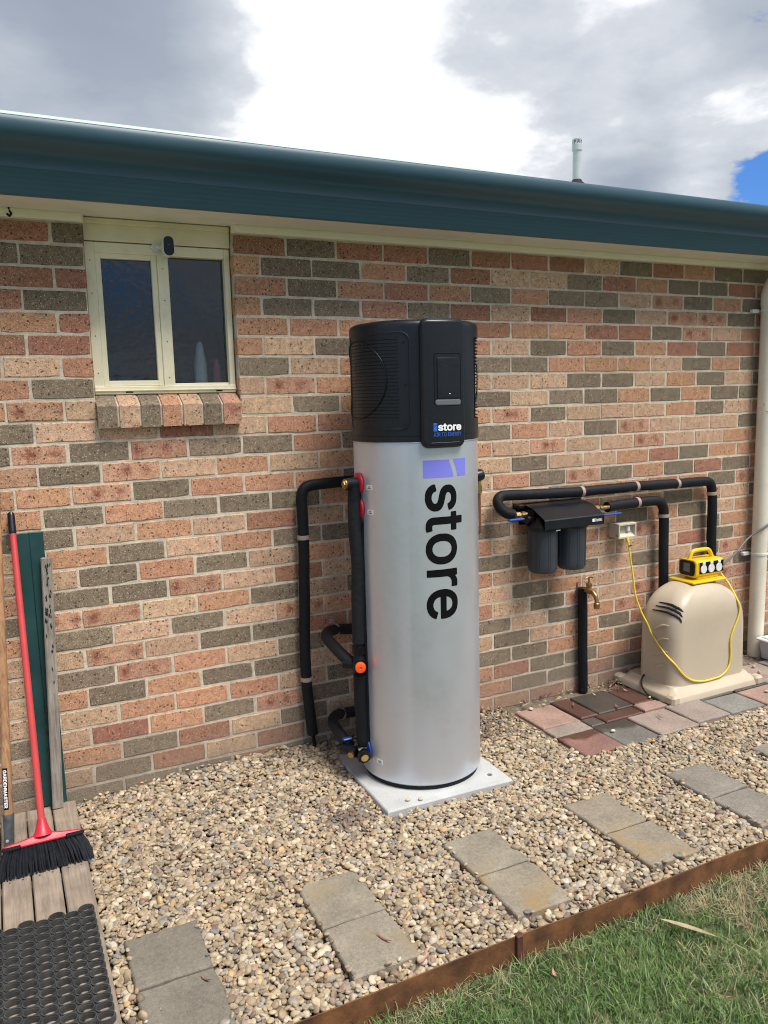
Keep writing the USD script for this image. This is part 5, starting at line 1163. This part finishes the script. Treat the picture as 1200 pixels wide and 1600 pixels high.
# ------------------------------------------------------------------ timber deck, mat, tools
dk = thing('timber_deck', 'weathered timber deck boards at the left beside the gravel', 'deck', (-1.5, -1.0, 0))
for k in range(12):
    x1 = -1.048 - k * 0.0955
    r_ = np.random.default_rng(300 + k)
    obj('board', cbox(x1 - 0.090, x1, -2.4 + r_.normal(0, 0.004), -0.052 + r_.normal(0, 0.004), 0.036, 0.060 + r_.normal(0, 0.0006), 0.004), M_DECK, dk)
for yy_ in (-0.12, -0.57, -1.02, -1.47, -1.92):
    obj('joist', cbox(-2.2, -1.06, yy_ - 0.022, yy_ + 0.022, -0.07, 0.0355, 0.002), M_DECK, dk)
for k in range(4):
    for yy_ in (-0.12, -0.57, -1.02, -1.47):
        for o in (-0.024, -0.066):
            if k < 3 and yy_ < -0.3:
                obj('nail', rod((-1.048 - k * 0.0955 + o, yy_, 0.058), (-1.048 - k * 0.0955 + o, yy_, 0.0612), 0.003, 8), M_FERRULE, dk)

# rubber ring mat
px_, py_ = 0.0445, 0.0366
shapes, holes = [], []
for i in range(0, 17):
    for j in range(15):
        cx = -1.062 - 0.0225 - i * px_; cy = -0.848 - 0.02 - j * py_ - (0.5 * py_ if i % 2 else 0)
        if i % 2 and j == 14: continue
        shapes.append(affinity.scale(Point(cx, cy).buffer(0.0255, 6), 1.0, 0.86)); holes.append(affinity.scale(Point(cx, cy).buffer(0.0192, 4), 1.0, 0.77))
        if i < 16:
            holes.append(Point(cx - px_ / 2, cy - (0.25 if i % 2 == 0 else -0.25) * py_ - 0.0).buffer(0.0042, 2))
matp = union_all(shapes).buffer(0.003).buffer(-0.003)
ring_poly = matp.difference(union_all(holes))
mt_ = extrude(ring_poly, 0.0125)
dm = thing('rubber_mat', 'black rubber ring mat lying on the timber deck', 'mat', (-1.4, -1.1, 0.06))
obj('mat', at(mt_, trm([0, 0, 0.0612])), M_RUBBER, dm)
raised = union_all([affinity.scale(Point(-1.062 - 0.0225 - i * px_, -0.848 - 0.02 - j * py_ - (0.5 * py_ if i % 2 else 0)).buffer(0.0236, 5), 1.0, 0.84).difference(affinity.scale(Point(-1.062 - 0.0225 - i * px_, -0.848 - 0.02 - j * py_ - (0.5 * py_ if i % 2 else 0)).buffer(0.0205, 5), 1.0, 0.80)) for i in range(17) for j in range(15 - i % 2)])
obj('raised_ring', at(extrude(raised, 0.0050), trm([0, 0, 0.0730])), M_RUBBER, dm)

# broom
br = thing('broom', 'red handled broom with black bristles leaning on the wall', 'broom', (-1.187, -0.56, 0.06))
HT, HB = np.array([-1.190, -0.022, 1.285]), np.array([-1.187, -0.480, 0.217])
ax_ = (HT - HB) / np.linalg.norm(HT - HB)
obj('handle', rod(HB - ax_ * 0.02, HB + (HT - HB) * 0.925, 0.0122, 20), M_HANDLE, br, smooth=40)
obj('grip', [tube([HB + (HT - HB) * s for s in (0.922, 0.93, 0.985, 0.996, 1.0)], [0.0125, 0.0142, 0.0138, 0.011, 0.004], 18)], M_BLACKP, br, smooth=40)
obj('socket', [tube([HB + ax_ * s for s in (0.005, -0.010, -0.034, -0.052)], [0.0150, 0.0180, 0.025, 0.036], 18)], M_HEADR, br, smooth=40)
BM = trm(HB) @ rotm(-math.atan2(ax_[1], ax_[2]), [1, 0, 0])        # the head stands square to the handle
hd = lambda w, d, z, r: np.array([(a, b, z) for a, b in rrect(w, d, r, 5)])
obj('head', at(loft([hd(0.262, 0.046, -0.074, 0.012), hd(0.268, 0.050, -0.070, 0.014), hd(0.264, 0.046, -0.062, 0.014), hd(0.15, 0.040, -0.055, 0.014), hd(0.075, 0.036, -0.048, 0.014)]), BM), M_HEADR, br, smooth=35)
for x in (-0.104, 0.104):
    obj('bumper', at(cbox(x - 0.032, x + 0.032, -0.0275, 0.0275, -0.0775, -0.064, 0.004), BM), M_BLACKP, br)
rbz = np.random.default_rng(55)
tufts = []
for i in range(30):
    u = (i + 0.5) / 30 * 2 - 1
    for jj in range(4):
        v = (jj + 0.5) / 4 * 2 - 1
        for q in range(3):
            o = np.array([0.124 * u + rbz.normal(0, 0.0025), 0.019 * v + rbz.normal(0, 0.002), -0.072, 1])
            o = (BM @ o)[:3]
            e = np.array([-1.187 + 0.006 + 0.158 * u + rbz.normal(0, 0.0025), o[1] - 0.020 + 0.018 * v + rbz.normal(0, 0.003), 0.0630 + abs(rbz.normal(0, 0.0010))])
            mid = (o + e) / 2 + [0.005 * u, 0.003, 0]
            tufts.append(tube([o, mid, e], [0.0040, 0.0040, 0.0024], 5, caps=False))
obj('bristles', tufts, M_BRISTLE, br, smooth=60)

# long wooden tool handle
SB = np.array([-1.301, -0.330, 0.062]); ST = np.array([-1.234, -0.024, 1.449])
d_ = (ST - SB) / np.linalg.norm(ST - SB)
th_ = thing('tool_handle', 'worn wooden tool handle with steel socket leaning at the left edge', 'tool', SB)
obj('shaft', rod(SB + d_ * 0.115, ST, 0.0175, 22), M_SHAFT, th_, smooth=40)
obj('socket', tube([SB + d_ * s for s in (0.0, 0.06, 0.115, 0.125)], [0.0165, 0.0185, 0.0205, 0.0195], 20), M_FERRULE, th_, smooth=40)
right_ = np.array([0.92, -0.39, 0.0]); out_ = np.cross(right_, d_); out_ /= np.linalg.norm(out_)
if out_[1] > 0: out_ = -out_
obj('rivet', lathe([(0.006, -0.002), (0.006, 0.001), (0.0, 0.003)], 12, along(SB + d_ * 0.03 + out_ * 0.0175, SB + d_ * 0.03 + out_ * 0.03)), M_LIP, th_, smooth=40)
tpoly = fit(text_poly('GARDENMASTER', 4), 0.0, 0.140, -0.0065, 0.0065)
tm = extrude(tpoly, 0.0006)
v, f = trimesh.remesh.subdivide_to_size(tm.vertices, tm.faces, 0.006, max_iter=10)
side_ = np.cross(d_, out_)
a_ = v[:, 1] / 0.0176
P0 = SB + d_ * 0.290
V_ = P0 - v[:, :1] * d_ + (0.0176 + v[:, 2:3]) * (np.cos(a_)[:, None] * out_ + np.sin(a_)[:, None] * side_)
tm2 = trimesh.Trimesh(V_, f, process=False)
band_pts = [P0 + d_ * s for s in (0.006, -0.146)]
obj('label_band', loft([np.array([p + 0.01785 * (math.cos(b) * out_ + math.sin(b) * side_) for b in np.linspace(-0.55, 0.55, 12)] + [p + 0.0170 * (math.cos(b) * out_ + math.sin(b) * side_) for b in np.linspace(0.55, -0.55, 12)]) for p in band_pts]), M_PRINT, th_, smooth=50)
tm2.vertices += out_ * 0.0004
obj('lettering', tm2, M_WHITEPRINT, th_)

# boards leaning on the wall
def slab_between(b0, b1, w, t, b=0.002, roll=0.0):
    """A board from b0 (foot, middle) to b1 (top, middle), w wide along x, t thick."""
    b0, b1 = np.asarray(b0, float), np.asarray(b1, float)
    L = np.linalg.norm(b1 - b0); d = (b1 - b0) / L
    u = np.array([1.0, 0, 0]); u -= d * (u @ d); u /= np.linalg.norm(u)
    n_ = np.cross(d, u)
    m = cbox(-w / 2, w / 2, -t / 2, t / 2, 0, L, b)
    M4 = np.eye(4); M4[:3, 0], M4[:3, 1], M4[:3, 2], M4[:3, 3] = u, n_, d, b0
    return at(m, M4)


obj('painted_board', slab_between((-1.158, -0.050, 0.061), (-1.156, -0.022, 1.197), 0.046, 0.018), M_GREENB, label='left dark green painted board, partly behind the red broom handle', cat='board', group='green boards leaning on the wall')
obj('painted_board', slab_between((-1.105, -0.048, 0.061), (-1.107, -0.020, 1.197), 0.053, 0.018), M_GREENB, label='right dark green painted board, behind the grey weathered plank', cat='board', group='green boards leaning on the wall')
wp = thing('weathered_plank', 'grey weathered timber plank with dark flaking marks, leaning on a green board', 'plank', (-1.117, -0.098, 0.061))
obj('plank', slab_between((-1.117, -0.098, 0.061), (-1.078, -0.048, 1.095), 0.041, 0.020, 0.004), M_PLANK, wp)
fr_ = np.random.default_rng(8)
b0, b1 = np.array([-1.117, -0.098, 0.061]), np.array([-1.078, -0.048, 1.095])
dv = (b1 - b0) / np.linalg.norm(b1 - b0); un = np.array([1.0, 0, 0]) - dv * dv[0]; un /= np.linalg.norm(un); nn_ = np.cross(un, dv); nn_ = nn_ if nn_[1] < 0 else -nn_
for k in range(34):
    t, w_ = 1.0 - abs(fr_.normal(0.18, 0.12)), fr_.uniform(-0.012, 0.012)
    c = b0 + (b1 - b0) * t + un * w_ + nn_ * 0.0102
    q = [c + un * fr_.uniform(0.001, 0.0045) * math.cos(a) + dv * fr_.uniform(0.004, 0.013) * math.sin(a) for a in np.linspace(0, 2 * np.pi, 9)[:-1]]
    obj('flake', loft([np.array(q), np.array(q) + nn_ * 0.0006]), M_DARK, wp)

# ------------------------------------------------------------------ fallen leaves
def leaf(L, w, curl, seed):
    r = np.random.default_rng(seed)
    n = 12; V, F = [], []
    for i in range(n + 1):
        t = i / n
        ww = w * math.sin(math.pi * min(t * 1.08, 1)) ** 0.8 * (1 - 0.35 * t)
        x = L * (t - 0.5); y0 = 0.10 * L * math.sin(t * 2.4 + 0.3); z0 = 0.004 + curl * (t - 0.5) ** 2 * 4 * 0.010
        for s in (-1, -0.4, 0.4, 1):
            V.append((x, y0 + s * ww / 2, z0 + abs(s) ** 2 * ww * 0.22))
        if i:
            a = 4 * (i - 1)
            for k in range(3):
                F += [[a + k, a + 4 + k, a + 5 + k], [a + k, a + 5 + k, a + 1 + k]]
    v = np.array(V)
    up = trimesh.Trimesh(v, np.array(F), process=False)
    dn = trimesh.Trimesh(v - [0, 0, 0.0006], np.array(F)[:, ::-1], process=False)
    return trimesh.util.concatenate([up, dn])


ML = {'straw': plain('leaf_straw', (0.32, 0.26, 0.15), 0.6, var=0.25, scale=60), 'red': plain('leaf_red', (0.24, 0.075, 0.05), 0.55, var=0.3, scale=60), 'brown': plain('leaf_brown', (0.17, 0.095, 0.06), 0.6, var=0.3, scale=60), 'pink': plain('leaf_pink', (0.36, 0.20, 0.155), 0.6, var=0.25, scale=60)}
for nm, x, y, z, L, w, a, c, lab in (
        ('fallen_leaf', 0.632, -1.775, -0.022, 0.195, 0.024, -1.02, 'straw', 'long pale eucalyptus leaf lying on the lawn'),
        ('fallen_leaf', 1.005, -1.735, -0.030, 0.06, 0.010, 0.3, 'brown', 'small brown leaf in the dry patch of the lawn'),
        ('fallen_leaf', 0.145, -1.715, -0.028, 0.045, 0.012, 1.2, 'pink', 'small curled pinkish leaf on the lawn near the edging stake'),
        ('fallen_leaf', -0.262, -1.388, 0.020, 0.075, 0.008, 1.9, 'red', 'thin red leaf lying flat on a buff stepping stone'),
        ('fallen_leaf', -0.195, -1.535, 0.020, 0.070, 0.014, 0.5, 'pink', 'broad pinkish leaf on gravel at the steel edging'),
        ('fallen_leaf', -0.72, -0.62, 0.022, 0.085, 0.011, 0.9, 'brown', 'brown curled leaf on the gravel right of the broom'),
        ('fallen_leaf', -0.93, -0.10, 0.045, 0.10, 0.018, 0.6, 'brown', 'dark brown leaf against the wall at the deck corner'),
        ('fallen_leaf', -1.005, -0.72, 0.020, 0.080, 0.010, 2.6, 'brown', 'thin brown leaf beside the deck edge'),
        ('fallen_leaf', 0.41, -1.55, 0.022, 0.12, 0.006, 0.25, 'red', 'thin reddish twig leaf on gravel near the edging'),
        ('fallen_leaf', 1.655, -0.330, 0.017, 0.055, 0.016, 1.4, 'red', 'red leaf on the dark damp paver below the tap'),
        ('fallen_leaf', 1.755, -0.535, 0.017, 0.085, 0.007, 1.2, 'brown', 'thin curved leaf on the rose coloured paver'),
        ('fallen_leaf', 1.24, -0.085, 0.022, 0.09, 0.012, 0.3, 'straw', 'pale dry leaf at the wall behind the pink paver'),
        ('fallen_leaf', 1.47, -0.20, 0.018, 0.075, 0.010, 1.0, 'brown', 'dark leaf across the narrow red paver'),
        ('fallen_leaf', -0.80, -1.30, 0.020, 0.05, 0.008, 2.0, 'brown', 'brown leaf on the damp grey stepping stone by the deck')):
    obj(nm, at(leaf(L, w, 1.0, int(abs(x * 1000))), trm([x, y, z]) @ rotm(a, [0, 0, 1])), ML[c], smooth=True, label=lab, cat='leaf', group='leaves fallen on the ground')

lr = np.random.default_rng(77)
lp = [(leaf(0.030, 0.009, 1.5, 900 + k), ML[c], True) for k, c in enumerate(('brown', 'brown', 'red', 'straw', 'pink'))]
lx_ = np.concatenate([lr.uniform(0.72, 3.3, 120), lr.normal(1.86, 0.10, 30), lr.uniform(-1.0, 0.9, 40), lr.normal(0.9, 0.13, 40)])
ly_ = np.concatenate([-np.abs(lr.normal(0, 0.035, 120)) - 0.006, -np.abs(lr.normal(0.06, 0.05, 30)) - 0.01, lr.uniform(-1.5, -0.02, 40), -np.abs(lr.normal(0.12, 0.09, 40)) - 0.01])
keep_ = free(lx_, ly_, [SLAB], 0.01)
lx_, ly_ = lx_[keep_], ly_[keep_]; n = len(lx_)
scatter('leaf_litter', lp, lr.integers(0, 5, n), np.stack([lx_, ly_, np.where(lx_ > 1.1, 0.012, 0.016) + np.maximum(hgt(lx_, ly_), 0) * (lx_ < 1.1) + lr.uniform(0, 0.006, n)], 1), quats(n, 0.35, lr), lr.uniform(0.5, 1.5, n), label='small dry leaf and bark fragments gathered along the foot of the wall', cat='leaf litter')
